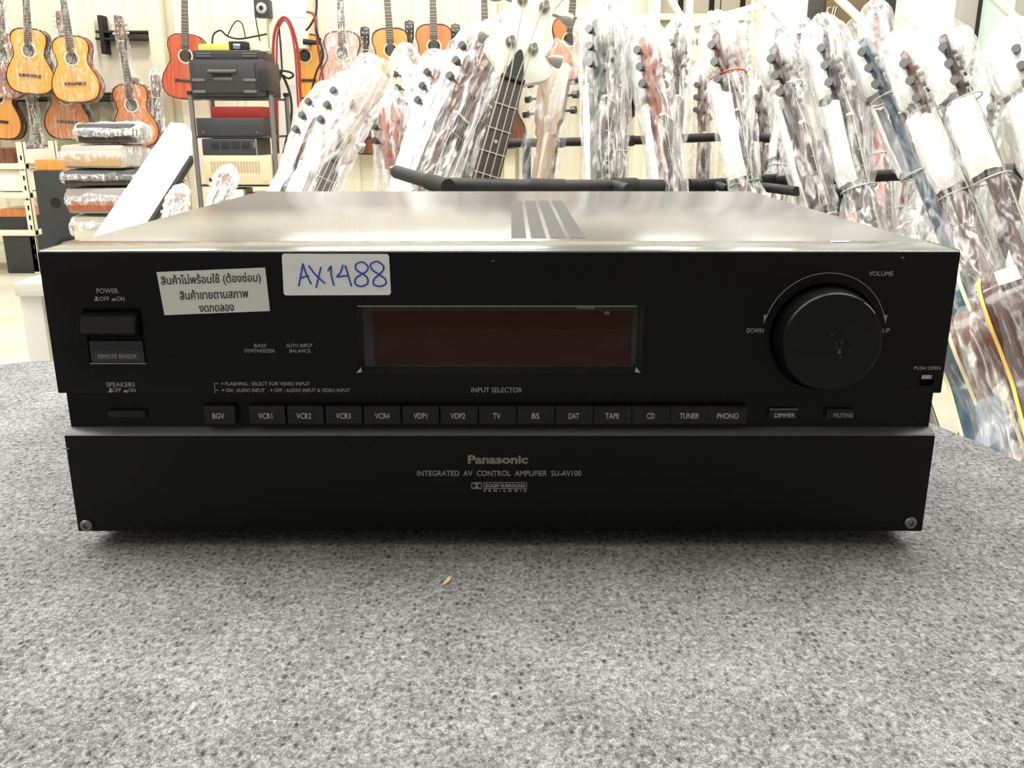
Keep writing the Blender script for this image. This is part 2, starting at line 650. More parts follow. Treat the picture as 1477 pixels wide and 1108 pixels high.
box_part('red_window', REDGLASS, disp, xa, xb, .0042, .0050, zb, za)
# glints of the bevelled frame painted as a pale line and corner triangles
EDGE = mat('pale edge line', (.30, .30, .29), .3, metal=.6)  # also draws the pale lines on the sensor window and dimmer key
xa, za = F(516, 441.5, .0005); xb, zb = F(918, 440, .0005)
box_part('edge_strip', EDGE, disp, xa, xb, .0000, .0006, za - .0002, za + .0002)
for px, sgn in ((514, 1), (924, -1)):
    x, z = F(px, 538)
    bm = bmesh.new(); add_prism(bm, [(x, z), (x + sgn * .0028, z + .0004), (x + sgn * .0026, z + .0030)], 'xz', -.0001, .0006)
    obj('corner_glint', bm, mat('painted glint', (.35, .35, .34), .3, metal=.3), disp, smooth=0)
# small silver tag seen inside the window
for a, b_, c_, d_ in ((832, 858, 441, 446), (872, 879, 449, 454)):
    xa, za = F(a, c_, .0040); xb, zb = F(b_, d_, .0040)
    box_part('display_mark', mat('dim mark', (.10, .09, .10), .4), disp, xa, xb, .0039, .0043, zb, za)
# volume knob
bm = bmesh.new()
mk = Matrix.Translation((KX, 0, KZ)) @ Matrix.Rotation(R(90), 4, 'X')
kr = .0252
add_lathe(bm, [(0, -.0075), (kr + .0012, -.0075), (kr + .0010, .006), (kr, .0118), (kr - .0006, .0128), (kr - .0016, .0132), (kr - .006, .0133), (0, .0133)], 96, mk)
kn = obj('volume_knob', bm, KNOBM, amp, smooth=20)
rnd = random.Random(4)
bm = bmesh.new()
for k in range(9):                                            # scuffs on the face of the knob
    a, r_ = rnd.uniform(0, 6.28), rnd.uniform(.0, .009)
    x, z = KX + r_ * math.cos(a) + .001, KZ + r_ * math.sin(a) - .001
    s_ = rnd.uniform(.00015, .0003)
    add_box(bm, x - s_, x + s_, -.01345, -.0132, z - s_ * rnd.uniform(.5, 3), z + s_)
add_box(bm, KX + .0028, KX + .0042, -.01345, -.0132, KZ - .0055, KZ - .0032)
obj('scuff', bm, mat('pale scuff', (.09, .088, .085), .7), kn, smooth=0)
bm = bmesh.new()                                              # pale arc on the rim, part of the way round
add_tube(bm, [(KX + (kr - .0007) * math.cos(t), -.01285, KZ + (kr - .0007) * math.sin(t)) for t in [R(38 + k * 3.6) for k in range(6)]], .00028, 6)
obj('rim_arc', bm, mat('pale rim', (.35, .35, .33), .4), kn)
bm = bmesh.new()                                              # printed arc round the knob with arrow ends
AX_, AZ_ = F(1188, 481)
RA = .0313
ac = [(AX_ + RA * math.cos(t), -.00005, AZ_ + RA * math.sin(t)) for t in [R(16 + k * (148 / 60)) for k in range(61)]]
add_tube(bm, ac, .00017, 6)
for s_ in (1, -1):
    x = AX_ + s_ * (RA - .0006)
    add_prism(bm, [(x - .0009, AZ_ + .0096), (x + .0009, AZ_ + .0096), (x + s_ * .0004, AZ_ + .0053)], 'xz', -.0002, .0001)
obj('printed_arc', bm, PRINT, amp)
# power button with the remote sensor window below it
xa, za = F(120, 450); xb, zb = F(203, 489)
bm = bmesh.new()
add_prism(bm, [(.003, za), (-.0035, za - .0018), (-.0062, za - .0088), (-.0056, za - .0100), (.003, zb)], 'yz', xa, xb, .0006)
pb = obj('power_button', bm, BLACK2, amp, smooth=20)
xa, za = F(129, 491, .002); xb, zb = F(211, 524, .002)
rs = box_part('sensor_window', mat('black acrylic', (.008, .008, .009), .08), amp, xa, xb, .0006, .0035, zb, za, .0004)
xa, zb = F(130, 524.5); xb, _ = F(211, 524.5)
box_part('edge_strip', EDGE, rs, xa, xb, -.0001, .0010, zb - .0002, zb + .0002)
xa, za = F(1330, 541, .001); xb, zb = F(1346, 547, .001)
box_part('latch', STEEL, amp, xa, xb, .0012, .0040, zb, za, .0003)
# recessed band with the selector keys
RB = .006
box_part('key_band', BLACK, amp, -AW + .0015, AW - .0015, RB, .0105, .0660, .0896)
keys = [('BGV', 293, 341)] + [(s, 358.5 + i * 55.35, 358.5 + i * 55.35 + 54) for i, s in enumerate(
    ['VCR1', 'VCR2', 'VCR3', 'VCR4', 'VDP1', 'VDP2', 'TV', 'BS', 'DAT', 'TAPE', 'CD', 'TUNER', 'PHONO'])]
TX = {'BGV': (307, 324), 'VCR1': (373, 393), 'VCR2': (428, 449), 'VCR3': (485, 506), 'VCR4': (541, 562), 'VDP1': (597, 616), 'VDP2': (650, 671),
      'TV': (711, 722), 'BS': (767, 778), 'DAT': (820, 835), 'TAPE': (873, 893), 'CD': (933, 944), 'TUNER': (980, 1008), 'PHONO': (1034, 1065)}
for s, a, b_ in keys:
    xa, za = F(a, 586, .0015); xb, zb = F(b_, 613, .0015)
    bm = bmesh.new()
    add_prism(bm, [(RB + .001, za + .0004), (.0022, za - .0002), (.0010, za - .0014), (.0012, zb + .0008), (.0018, zb), (RB + .001, zb)], 'yz', xa, xb, .0005)
    k = obj('selector_key', bm, BLACK2, amp, smooth=20)
    pxtext(s, PRINTW, k, *TX[s], 596, 604, y=.0010, bold=.004)
    xm = (xa + xb) / 2
    bm = bmesh.new(); add_cyl(bm, (xm - .0014, RB, .0872), (xm - .0014, RB - .0004, .0872), .0006, .0006, 12)
    obj('indicator_lamp', bm, RUBBER, amp)
for s, a, b_, c_, d_ in (('DIMMER', 1110, 1150, 590, 605), ('MUTING', 1193, 1231, 590, 605)):
    xa, za = F(a, c_, .004); xb, zb = F(b_, d_, .004)
    bm = bmesh.new(); add_box(bm, xa, xb, .0042, RB + .001, zb, za, .0005)
    k = obj('small_key', bm, BLACK2, amp)
    pxtext(s, PRINTW if s == 'DIMMER' else PRINT, k, a + 7 if s == 'DIMMER' else a + 9, b_ - 4 if s == 'DIMMER' else b_ - 1, 596, 602, y=.0042, bold=.004)
    if s == 'DIMMER':
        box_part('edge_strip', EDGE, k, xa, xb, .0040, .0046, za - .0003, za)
xa, za = F(155, 589, .004); xb, zb = F(216, 602, .004)
bm = bmesh.new(); add_box(bm, xa, xb - .002, .0036, RB + .001, zb, za - .0012, .0004); obj('speaker_key', bm, BLACK2, amp)
# lower fascia with its grey ledge
bm = bmesh.new()
add_prism(bm, [(0, .0100), (0, .0655), (.0105, .0655), (.0105, .0100)], 'yz', -AW, AW, .0005)
lf = obj('lower_fascia', bm, BLACK, amp)
bm = bmesh.new()
add_prism(bm, [(.0000, .0655), (.0005, .0660), (.0070, .0690), (.0105, .0690), (.0105, .0655)], 'yz', -AW, AW, .0008)
obj('ledge', bm, LEDGE, amp)
for px, py in ((125, 758), (1313, 754)):
    x, z = F(px, py)
    bm = bmesh.new()
    mk = Matrix.Translation((x, 0, z)) @ Matrix.Rotation(R(90), 4, 'X')
    add_lathe(bm, [(.0034, -.0002), (.0034, .0006), (.0028, .0013), (.0016, .0014), (.0012, .0002), (0, .0002)], 28, mk)
    obj('screw', bm, mat('aged screw', (.22, .21, .19), .4, metal=.8), amp)
# scratch at the left edge
for a, b_, c_, d_ in ((92, 100, 646.5, 648), (95, 99, 655, 656), (709, 713, 376, 377), (1300, 1304, 371, 372.5)):
    xa, za = F(a, c_); xb, zb = F(b_, d_)
    box_part('scratch', mat('pale scratch', (.25, .25, .24), .6), amp, xa, xb, -.0001, .0003, zb, za)
# print on the fascia
for s, a in (('POWER', (140, 171, 416, 423)), ('OFF', (144, 158, 428, 434)), ('ON', (169, 180, 428, 434)), ('REMOTE SENSOR', (142, 198, 511, 517)),
             ('SPEAKERS', (154, 195, 551.5, 558)), ('OFF', (163, 175, 560, 565.5)), ('ON', (186, 196, 560, 565.5)),
             ('BASS', (367, 384, 496, 501)), ('SYNTHESIZER', (353, 397, 503.5, 508.5)), ('AUTO INPUT', (413, 451, 496, 501)), ('BALANCE', (418, 448, 503.5, 508.5)),
             ('FLASHING : SELECT FOR VIDEO INPUT', (325, 447, 551, 556)), ('ON : AUDIO INPUT', (326, 382, 560.5, 565.5)),
             ('OFF : AUDIO INPUT & VIDEO INPUT', (396, 505, 560.5, 565.5)), ('INPUT SELECTOR', (680, 753, 559, 566)),
             ('VOLUME', (1252.5, 1288, 391.5, 398)), ('DOWN', (1077, 1101, 473.5, 480)), ('UP', (1272.5, 1283, 473.5, 480)), ('PUSH OPEN', (1318, 1356, 528.5, 533.5))):
    pxtext(s, PRINT, amp, *a, y=.0006 if s == 'REMOTE SENSOR' else 0., bold=.0)
def pxbox(a, b_, c_, d_):
    xa, za = F(a, c_); xb, zb = F(b_, d_)
    add_box(bm, xa, xb, -.0002, .0002, zb, za)


for a, z_, h_ in ((136, 433, 5), (156, 565, 5), (161, 433, 2.5), (178, 565, 2.5)):     # little switch marks
    bm = bmesh.new(); pxbox(a, a + 7, z_ - .5, z_ + .8); pxbox(a + 1.5, a + 5.5, z_ - h_, z_ - .4); obj('switch_mark', bm, PRINT, amp, smooth=0)
for a, z_ in ((319.5, 552), (320.5, 561.5), (390.5, 561.5)):
    bm = bmesh.new(); pxbox(a, a + 2.2, z_, z_ + 2.6); obj('bullet_mark', bm, PRINT, amp, smooth=0)
bm = bmesh.new(); pxbox(309.5, 310.2, 553, 567); pxbox(309.5, 315, 553, 553.8); pxbox(309.5, 315, 562.2, 563); obj('bracket_mark', bm, PRINT, amp, smooth=0)
pxtext('Panasonic', GOLD, amp, 675, 761.5, 656.5, 669, bold=.035)
pxtext('INTEGRATED  AV  CONTROL  AMPLIFIER  SU-AV100', PRINT, amp, 602, 838, 679, 686.5)
pxtext('DOLBY SURROUND', PRINT, amp, 700, 757.5, 698.5, 703, bold=.03)
pxtext('PRO-LOGIC', PRINT, amp, 698, 759.5, 706, 709.5, bold=.03, space=2.1)
bm = bmesh.new()                                              # boxed emblem: two facing D shapes and the frame of the words
for a, b_, c_, d_ in ((697.5, 760, 696, 696.7), (697.5, 760, 704.3, 705), (697.5, 698.2, 696, 705), (759.3, 760, 696, 705),
                      (680, 695, 696, 697), (680, 695, 704, 705), (680, 681, 696, 705), (694, 695, 696, 705), (687, 688, 696, 705)):
    pxbox(a, b_, c_, d_)
for px, s_ in ((681, 1), (694, -1)):
    x, z = F(px, 700.5)
    w_ = F(686.5, 700)[0] - F(681, 700)[0]
    hh = (F(681, 697)[1] - F(681, 704)[1]) / 2
    q = [(0, -hh)] + [(w_ * math.cos(R(t)) * .92, hh * math.sin(R(t))) for t in range(-80, 81, 16)] + [(0, hh)]
    ring = [(s_ * u, v) for u, v in q]
    # ink fills the box outside the D
    x1 = w_ * s_
    add_prism(bm, [(x + u, z + v) for u, v in ring[2:-2]] + [(x + x1, z + hh), (x + x1, z - hh)], 'xz', -.0002, .0002)
obj('printed_emblem', bm, PRINT, amp, smooth=0)


# stickers
def sticker(name, label, corners, m, rad=0.):
    pts = [Vector((*F(a, b_), 0)) for a, b_ in corners]
    if rad:
        o_ = []
        for i in range(4):
            p0, p1, p2 = pts[i - 1], pts[i], pts[(i + 1) % 4]
            a, b_ = p1 + (p0 - p1).normalized() * rad, p1 + (p2 - p1).normalized() * rad
            for k in range(6):
                t = k / 5
                o_.append(a * (1 - t) ** 2 + p1 * 2 * t * (1 - t) + b_ * t * t)
        pts = o_
    bm = bmesh.new()
    add_prism(bm, [(v.x, v.y) for v in pts], 'xz', -.00025, .0001)
    return obj(name, bm, m, amp, smooth=0, label=label)


s1 = sticker('sticker', 'white rounded sticker with a blue handwritten number', [(406.5, 366), (561, 366.5), (564, 425.5), (409.5, 426)], PAPER, .0016)
s2 = sticker('sticker', 'slanted white paper sticker with three lines of black print', [(226, 392.5), (382.5, 386), (389.5, 448.5), (237.5, 454.5)], PAPER2)
bm = bmesh.new()
strokes = [[(431, 413), (433, 402), (437, 380)], [(437, 380), (441, 393), (449, 410)], [(433, 402), (440, 399), (446, 398)],
           [(445, 383), (455, 396), (469, 409)], [(463, 385), (460, 398), (456, 415)],
           [(473, 391), (477.5, 384), (478, 397), (482, 412)],
           [(495, 382), (491, 393), (486, 399), (496, 398), (504, 398)], [(498, 383), (502, 396), (507, 413)],
           [(530, 383), (523, 378), (514, 381), (514, 389), (523, 395), (530, 401), (530, 409), (521, 413), (513, 410), (513, 402), (521, 396), (529, 391), (531, 385), (529, 382)],
           [(552, 382), (544, 377), (535, 381), (537, 389), (547, 396), (556, 403), (556, 410), (547, 413), (539, 410), (540, 402), (547, 396), (553, 389), (553, 382)]]
for st in strokes:
    q = smooth_pts([(*F(a, b_), 0) for a, b_ in st], 5)
    add_tube(bm, [(v.x, -.00025, v.y) for v in q], .00048, 6)
obj('handwriting', bm, INK, s1)
for s, a in (('สินค้าไม่พร้อมใช้ (ต้องซ่อม)', (233, 377, 394.5, 412)), ('สินค้าขายตามสภาพ', (260, 358.5, 416.5, 431)), ('งดทดลอง', (287.5, 338, 440, 449.5))):
    pxtext(s, BLKINK, s2, *a, y=-.00022, bold=.012, rot=R(1.9))

# ------------------------------------------------------------------ guitars: shared meshes, local z runs up the neck, -y is the front
def smooth2(pts, n=5, closed=True):
    return [(v.x, v.y) for v in smooth_pts([(a, b, 0) for a, b in pts], n, closed)]


def mk_mesh(fn, name, smooth=35):
    bm = bmesh.new()
    fn(bm)
    return mesh_of(bm, name, smooth)


half = [(.0, .0), (.09, .004), (.155, .032), (.187, .10), (.180, .17), (.142, .245), (.120, .29), (.126, .345), (.140, .395), (.130, .45), (.085, .482), (.028, .488)]
AC_OUT = smooth2(half + [(-x, y) for x, y in half[::-1] if x > 0], 5)
G = {}
BD = .042                                        # half depth of the body


def f_body(bm): add_prism(bm, AC_OUT, 'xz', -BD, BD, .006)
def f_board(bm): add_prism(bm, [(x * .962, (y - .25) * .966 + .25) for x, y in AC_OUT], 'xz', -BD - .0012, -BD + .003)
def f_bind(bm):
    for y in (-BD + .001, BD - .001):
        add_tube(bm, [(x * 1.006, y, (z - .25) * 1.006 + .25) for x, z in AC_OUT], .0034, 6, True)
def f_hole(bm): add_cyl(bm, (0, -BD - .0018, .325), (0, -BD + .002, .325), .046, .046, 32)
def f_rose(bm):
    add_tube(bm, [(.054 * math.cos(a * math.pi / 16), -BD - .0012, .325 + .054 * math.sin(a * math.pi / 16)) for a in range(32)], .005, 5, True)
def f_bridge(bm):
    add_box(bm, -.085, .085, -BD - .010, -BD, .128, .150, .003)
    add_box(bm, -.036, .036, -BD - .013, -BD - .008, .136, .139, .001)
def f_neck(bm):
    pr = []
    for z, w, t in ((.45, .030, .024), (.49, .028, .014), (.60, .0265, .013), (.80, .0235, .011), (.822, .022, .010)):
        pr.append((z, w, t))
    t_ = bmesh.new()
    rows = []
    for z, w, t in pr:
        rows.append([t_.verts.new((w * math.cos(a), -BD + .002 + (t * 2.0) * math.sin(a), z)) for a in [math.pi * k / 10 for k in range(11)]])
    for a, b in zip(rows, rows[1:]):
        for k in range(10):
            t_.faces.new((a[k], a[k + 1], b[k + 1], b[k]))
        t_.faces.new((a[10], a[0], b[0], b[10]))
    t_.faces.new(rows[0]); t_.faces.new(rows[-1][::-1])
    bmesh.ops.recalc_face_normals(t_, faces=t_.faces[:])
    join(bm, t_)
def f_fret(bm):
    f_fret0(bm); n = len(bm.faces); f_frets(bm); second(bm, n)
def second(bm, n):
    bm.faces.ensure_lookup_table()
    for f in bm.faces[n:]:
        f.material_index = 1
def f_fret0(bm):
    add_prism(bm, [(-.030, .372), (.030, .372), (.0235, .81), (-.0235, .81)], 'xz', -BD - .006, -BD + .004, .001)
def f_frets(bm):
    z, n = .81, 0
    L = .66
    for n in range(1, 17):
        z = .81 - L * (1 - 2 ** (-n / 12))
        w = .0235 + (.81 - z) * .0145
        add_box(bm, -w, w, -BD - .0072, -BD - .0055, z - .0012, z + .0012)
def f_head(bm):
    o = smooth2([(.022, .815), (.027, .84), (.034, .86), (.036, .92), (.037, .97), (.026, .985), (.012, .984), (0, .994), (-.012, .984), (-.026, .985), (-.037, .97), (-.036, .92), (-.034, .86), (-.027, .84), (-.022, .815)], 3)
    add_prism(bm, o, 'xz', -BD + .002, -BD + .018, .002)
def f_nut(bm): add_box(bm, -.024, .024, -BD - .008, -BD + .002, .810, .815, .0006)
def f_peg(bm):
    add_cyl(bm, (0, 0, 0), (.020, 0, 0), .003, .003, 8)
    add_cyl(bm, (.017, 0, 0), (.029, 0, 0), .0075, .0085, 10)
    add_cyl(bm, (-.016, -.017, 0), (-.016, .002, 0), .0045, .0045, 10)
def f_strings(bm):
    for k in range(6):
        u = -1 + 2 * k / 5
        add_tube(bm, [(u * .029, -BD - .0125, .138), (u * .020, -BD - .0085, .81), (u * .014, -BD + .0, .86 + .04 * abs(u))], .0007, 4)


for nm, fn in (('body', f_body), ('soundboard', f_board), ('binding', f_bind), ('soundhole', f_hole), ('rosette', f_rose), ('bridge', f_bridge), ('neck', f_neck),
               ('fretboard', f_fret), ('headstock', f_head), ('nut', f_nut), ('tuning_peg', f_peg), ('strings', f_strings)):
    G[nm] = mk_mesh(fn, nm)
STRING = mat('string metal', (.55, .52, .45), .35, metal=.8)
for d_ in ('G',):
    G['fretboard'].materials.append(None); G['fretboard'].materials.append(STRING)
IVORY = mat('ivory plastic', (.80, .76, .66), .4)
DARKHOLE = mat('dark sound hole', (.012, .008, .006), .9)
ROSEW = wood('rosewood', (.030, .016, .010), (.07, .038, .024), .4, .1)
BODYM = {k: wood('body ' + k, a, b, .25, .5) for k, (a, b) in {
    'orange': ((.62, .26, .06), (.74, .34, .09)), 'amber': ((.74, .31, .045), (.84, .41, .09)), 'cedar': ((.50, .16, .05), (.62, .23, .08)),
    'red': ((.42, .07, .035), (.55, .12, .06)), 'brown': ((.10, .035, .022), (.19, .07, .04)), 'dark': ((.018, .013, .012), (.045, .03, .026)),
    'plum': ((.045, .018, .020), (.09, .038, .038)), 'blue': ((.020, .050, .085), (.055, .115, .17)), 'pink': ((.60, .30, .24), (.70, .45, .36)),
    'tan': ((.33, .23, .15), (.47, .35, .24)), 'white': ((.86, .85, .82), (.92, .91, .88)), 'green': ((.05, .07, .06), (.10, .13, .11)), 'rust': ((.30, .07, .03), (.40, .12, .05))}.items()}
BINDY = mat('yellow binding', (.85, .58, .16), .4)
BINDC = mat('cream binding', (.85, .78, .52), .4)
BINDD = mat('dark binding', (.03, .02, .015), .4)


def acoustic(name, label, mtx, top, side, bind=None, group=None, cat='guitar', neck=None, peg=IVORY, strings=True, headm=None):
    g = thing(name, label, cat, mtx, group)
    sm = BODYM[side]
    nm = neck or BODYM['brown']
    b = obj('body', G['body'], sm, g)
    obj('soundboard', G['soundboard'], BODYM[top], b)
    obj('binding', G['binding'], bind or BINDD, b)
    obj('rosette', G['rosette'], BINDC, b)
    obj('soundhole', G['soundhole'], DARKHOLE, b)
    obj('bridge', G['bridge'], ROSEW, b)
    n = obj('neck', G['neck'], nm, g)
    obj('fretboard', G['fretboard'], ROSEW, n)
    obj('nut', G['nut'], IVORY, n)
    h = obj('headstock', G['headstock'], headm or nm, g)
    for s_ in (1, -1):
        for z in (.872, .908, .944):
            p_ = obj('tuning_peg', G['tuning_peg'], peg, h)
            p_.location = (s_ * .034, -BD + .012, z)
            p_.scale = (s_, 1, 1)
    if strings:
        obj('strings', G['strings'], STRING, g)
    return g


# bass guitar
BW = {}


def b_body(bm):
    o = smooth2([(.0, .01), (.10, .0), (.155, .05), (.15, .13), (.115, .20), (.118, .27), (.150, .36), (.150, .42), (.115, .41), (.06, .345), (.033, .33),
                 (-.033, .33), (-.06, .37), (-.105, .47), (-.150, .50), (-.160, .45), (-.125, .32), (-.122, .24), (-.165, .14), (-.16, .06), (-.10, .01)], 4)
    add_prism(bm, o, 'xz', -.02, .02, .006)
def b_neck(bm):
    t_ = bmesh.new()
    rows = []
    for z, w, t in ((.30, .032, .020), (.36, .0315, .020), (.60, .027, .020), (.905, .0202, .018), (.93, .020, .016)):
        rows.append([t_.verts.new((w * math.cos(a), -.022 + t * math.sin(a), z)) for a in [math.pi * k / 10 for k in range(11)]])
    for a, b in zip(rows, rows[1:]):
        for k in range(10):
            t_.faces.new((a[k], a[k + 1], b[k + 1], b[k]))
        t_.faces.new((a[10], a[0], b[0], b[10]))
    t_.faces.new(rows[0]); t_.faces.new(rows[-1][::-1])
    bmesh.ops.recalc_face_normals(t_, faces=t_.faces[:])
    join(bm, t_)
def b_fret(bm):
    b_fret0(bm); n = len(bm.faces); b_frets(bm); b_dots(bm); second(bm, n)
def b_fret0(bm): add_prism(bm, [(-.033, .27), (.033, .27), (.0212, .905), (-.0212, .905)], 'xz', -.029, -.021, .0012)
def b_frets(bm):
    for n in range(1, 21):
        z = .905 - .86 * (1 - 2 ** (-n / 12))
        w = .0205 + (.905 - z) * .0186
        add_box(bm, -w, w, -.0303, -.0285, z - .0011, z + .0011)
def b_dots(bm):
    for n in (3, 5, 7, 9, 15, 17):
        z0, z1 = [.905 - .86 * (1 - 2 ** (-k / 12)) for k in (n - 1, n)]
        add_cyl(bm, (0, -.0296, (z0 + z1) / 2), (0, -.028, (z0 + z1) / 2), .0035, .0035, 12)
def b_head(bm):
    o = smooth2([(-.0205, .905), (-.030, .925), (-.047, .945), (-.050, .965), (-.036, .985), (-.028, 1.03), (-.033, 1.07), (-.046, 1.10), (-.050, 1.14), (-.02, 1.17), (.02, 1.165),
                 (.046, 1.15), (.050, 1.12), (.040, 1.08), (.031, 1.05), (.030, .99), (.037, .965), (.051, .945), (.046, .925), (.030, .912), (.0205, .905)], 3)
    add_prism(bm, [(x * 1.28 if z > .93 else x * (1 + .28 * max(0, (z - .905) / .025)), z) for x, z in o], 'xz', -.022, -.004, .0025)
def b_nut(bm): add_box(bm, -.0222, .0222, -.033, -.02, .905, .911, .001)
def b_trc(bm): add_prism(bm, smooth2([(-.013, .913), (.015, .913), (.012, .94), (.004, .962), (-.004, .962), (-.011, .94)], 3), 'xz', -.0245, -.0215)
def b_peg(bm):
    add_cyl(bm, (0, 0, 0), (0, -.022, 0), .0062, .005, 14)
    add_cyl(bm, (0, .002, 0), (0, -.003, 0), .010, .010, 18)
    add_cyl(bm, (.0, .016, 0), (.036, .016, 0), .003, .003, 10)
    add_prism(bm, smooth2([(.034, -.004), (.046, -.011), (.058, -.010), (.058, .010), (.046, .011), (.034, .004)], 3), 'xz', .0135, .0185, .001)
def b_str(bm):
    for k, (tx, tz) in enumerate(((-.021, .972), (-.0205, 1.052), (.0205, 1.052), (.021, .972))):
        u = (-1, -.34, .34, 1)[k]
        r_ = (.00135, .0012, .0010, .0008)[k]
        add_tube(bm, [(u * .028, -.036, .05), (u * .0172, -.0345, .905), (tx * .9, -.034, tz - .004)], r_, 6)


for nm, fn in (('body', b_body), ('neck', b_neck), ('fretboard', b_fret), ('headstock', b_head), ('nut', b_nut),
               ('truss_cover', b_trc), ('tuning_peg', b_peg), ('strings', b_str)):
    BW[nm] = mk_mesh(fn, 'bass_' + nm)


FRETW = mat('fret wire', (.78, .74, .66), .3, metal=.7)
BW['fretboard'].materials.append(None); BW['fretboard'].materials.append(FRETW)


def bass(label, mtx, bodym, headm, group=None):
    g = thing('bass_guitar', label, 'bass guitar', mtx, group)
    obj('body', BW['body'], bodym, g)
    n = obj('neck', BW['neck'], mat('maple neck', (.62, .42, .22), .35), g)
    obj('fretboard', BW['fretboard'], mat('rosewood board', (.035, .024, .020), .5, vary=((300, 300, 8), (.06, .042, .036), .35, .65)), n)
    h = obj('headstock', BW['headstock'], headm, g)
    obj('nut', BW['nut'], mat('grey nut', (.04, .045, .045), .4), h)
    obj('truss_cover', BW['truss_cover'], mat('dark cover', (.05, .055, .055), .4), h)
    for x, z, s_ in ((-.021, .972, -1), (.021, .972, 1), (-.021, 1.052, -1), (.021, 1.052, 1)):
        p_ = obj('tuning_peg', BW['tuning_peg'], CHROME, h)
        p_.location = (x, -.022, z)
        p_.scale = (s_, 1, 1)
    obj('strings', BW['strings'], STRING, g)
    return g


def aim(hx, hy, Yh, lx, ly, Yl, L, s=1., twist=0., base=None):
    """place a guitar of length L so that its head is at the first point and its neck runs to the second"""
    t, q = P(hx, hy, Yh), P(lx, ly, Yl)
    z = (t - q).normalized()
    y = Vector((0, 1, 0))
    y = (y - z * y.dot(z)).normalized()
    x = y.cross(z)
    m = Matrix((x, y, z)).transposed().to_4x4()
    return Matrix.Translation(t - z * (L * s)) @ m @ Matrix.Rotation(R(twist), 4, 'Z') @ Matrix.Scale(s, 4)


# ------------------------------------------------------------------ plastic bags and foam sleeves
def bag_mesh(rows, seed, amp=.010, seg=40, sub=7, arc=None):
    """rows: (z, rx, ry, cx, cy); amp scales with the local radius; arc = (from, to) leaves the tube open"""
    rr = smooth_pts([(z, rx, ry) for z, rx, ry, cx, cy in rows], sub)
    cc = smooth_pts([(cx, cy, 0) for z, rx, ry, cx, cy in rows], sub)
    bm = bmesh.new()
    V = []
    a0, a1 = arc if arc else (0, 360)
    n = seg if not arc else seg + 1
    off = Vector((seed * 7.31, seed * 3.17, seed * 1.7))
    for (z, rx, ry), c in zip(rr, cc):
        rx, ry = max(rx, .002), max(ry, .002)
        row = []
        for k in range(n):
            a = R(a0 + (a1 - a0) * k / seg)
            u, v = math.cos(a), math.sin(a)
            d = noise.noise(Vector((u * 2.2, v * 2.2, z * 7)) + off) * 1.0 + (.5 - abs(noise.noise(Vector((u * 4.5, v * 4.5, z * 10)) + off * 2))) * .9 \
                + noise.noise(Vector((u * 9, v * 9, z * 42)) + off * 3) * .55
            d *= amp * min(1, .25 + min(rx, ry) / .045)
            row.append(bm.verts.new((c.x + u * (rx + d), c.y + v * (ry + d * .8), z + noise.noise(Vector((u * 3, v * 3, z * 20)) + off) * .004)))
        V.append(row)
    for a, b in zip(V, V[1:]):
        for k in range(seg):
            bm.faces.new((a[k], a[(k + 1) % n], b[(k + 1) % n], b[k]))
    if not arc:
        bm.faces.new(V[0][::-1]); bm.faces.new(V[-1])
    bmesh.ops.recalc_face_normals(bm, faces=bm.faces[:])
    return bm


def add_bag(g, seed, m=None, wide=1., tie=.655, tiem=None, L=1.0, top=1.035, tie2=None, low=True, amp=.009):
    m = m or FILM
    r = .036 * wide
    c = -.028
    rows = []
    if low:
        rows += [(-.012, .03, .02, 0, 0), (.0, .13, .050, 0, 0), (.06, .190, .056, 0, 0), (.12, .206, .058, 0, 0), (.26, .165, .057, 0, 0), (.36, .162, .057, 0, 0), (.44, .150, .056, 0, 0), (.49, .11, .052, 0, -.008)]
    if tie:
        rows += [(tie - .085, .062, .046, 0, -.015), (tie - .03, .038, .036, 0, c), (tie, .030, .028, 0, c), (tie + .03, .036, r * .9, 0, c)]
        rows += [((tie + .86) / 2, .040, r, 0, c)]
    else:
        rows += [(.60, .045, r, 0, c), (.74, .042, r, 0, c)]
    if tie2:
        rows += [(tie2 - .025, .040, r, 0, c), (tie2, .034, .031, 0, c), (tie2 + .02, .042, r * 1.1, 0, c)]
    else:
        rows += [(.86, .042, r * 1.05, 0, c)]
    rows += [(.945, .050, r * 1.2, .0, c), (1.0, .042, r * .98, .0, c), (top, .020, r * .45, .006, c), (top + .008, .006, .006, .006, c)]
    k = L
    rows = [(z * k, p, q, u, v) for z, p, q, u, v in rows]
    o = obj('plastic_bag', bag_mesh(rows, seed, amp), m, g, smooth=0)
    for tz in [x for x in (tie, tie2) if x]:
        bm = bmesh.new()
        add_tube(bm, [(.034 * math.cos(a * math.pi / 12), c + .033 * math.sin(a * math.pi / 12), tz * k + .004 * math.cos(a * math.pi / 12)) for a in range(24)], .0018, 6, True)
        obj('tie', bm, tiem or mat('clear tie', (.55, .55, .53), .3), o)
    return o


def add_foam(g, seed, z0, z1, r=.040, arc=(55, 250), cx=0, amp=.006, twist=0):
    arc = (arc[0] - twist, arc[1] - twist)
    n = 5
    rows = [(z0 + (z1 - z0) * k / n, r * (.78 if k == 0 else 1) * (.82 if k == n else 1), r * .95, cx, -.028) for k in range(n + 1)]
    bm = bag_mesh(rows, seed, amp, 28, 5, arc)
    g_ = bmesh.ops.solidify(bm, geom=bm.faces[:], thickness=.003)
    return obj('foam_sleeve', bm, FOAM, g, smooth=50)


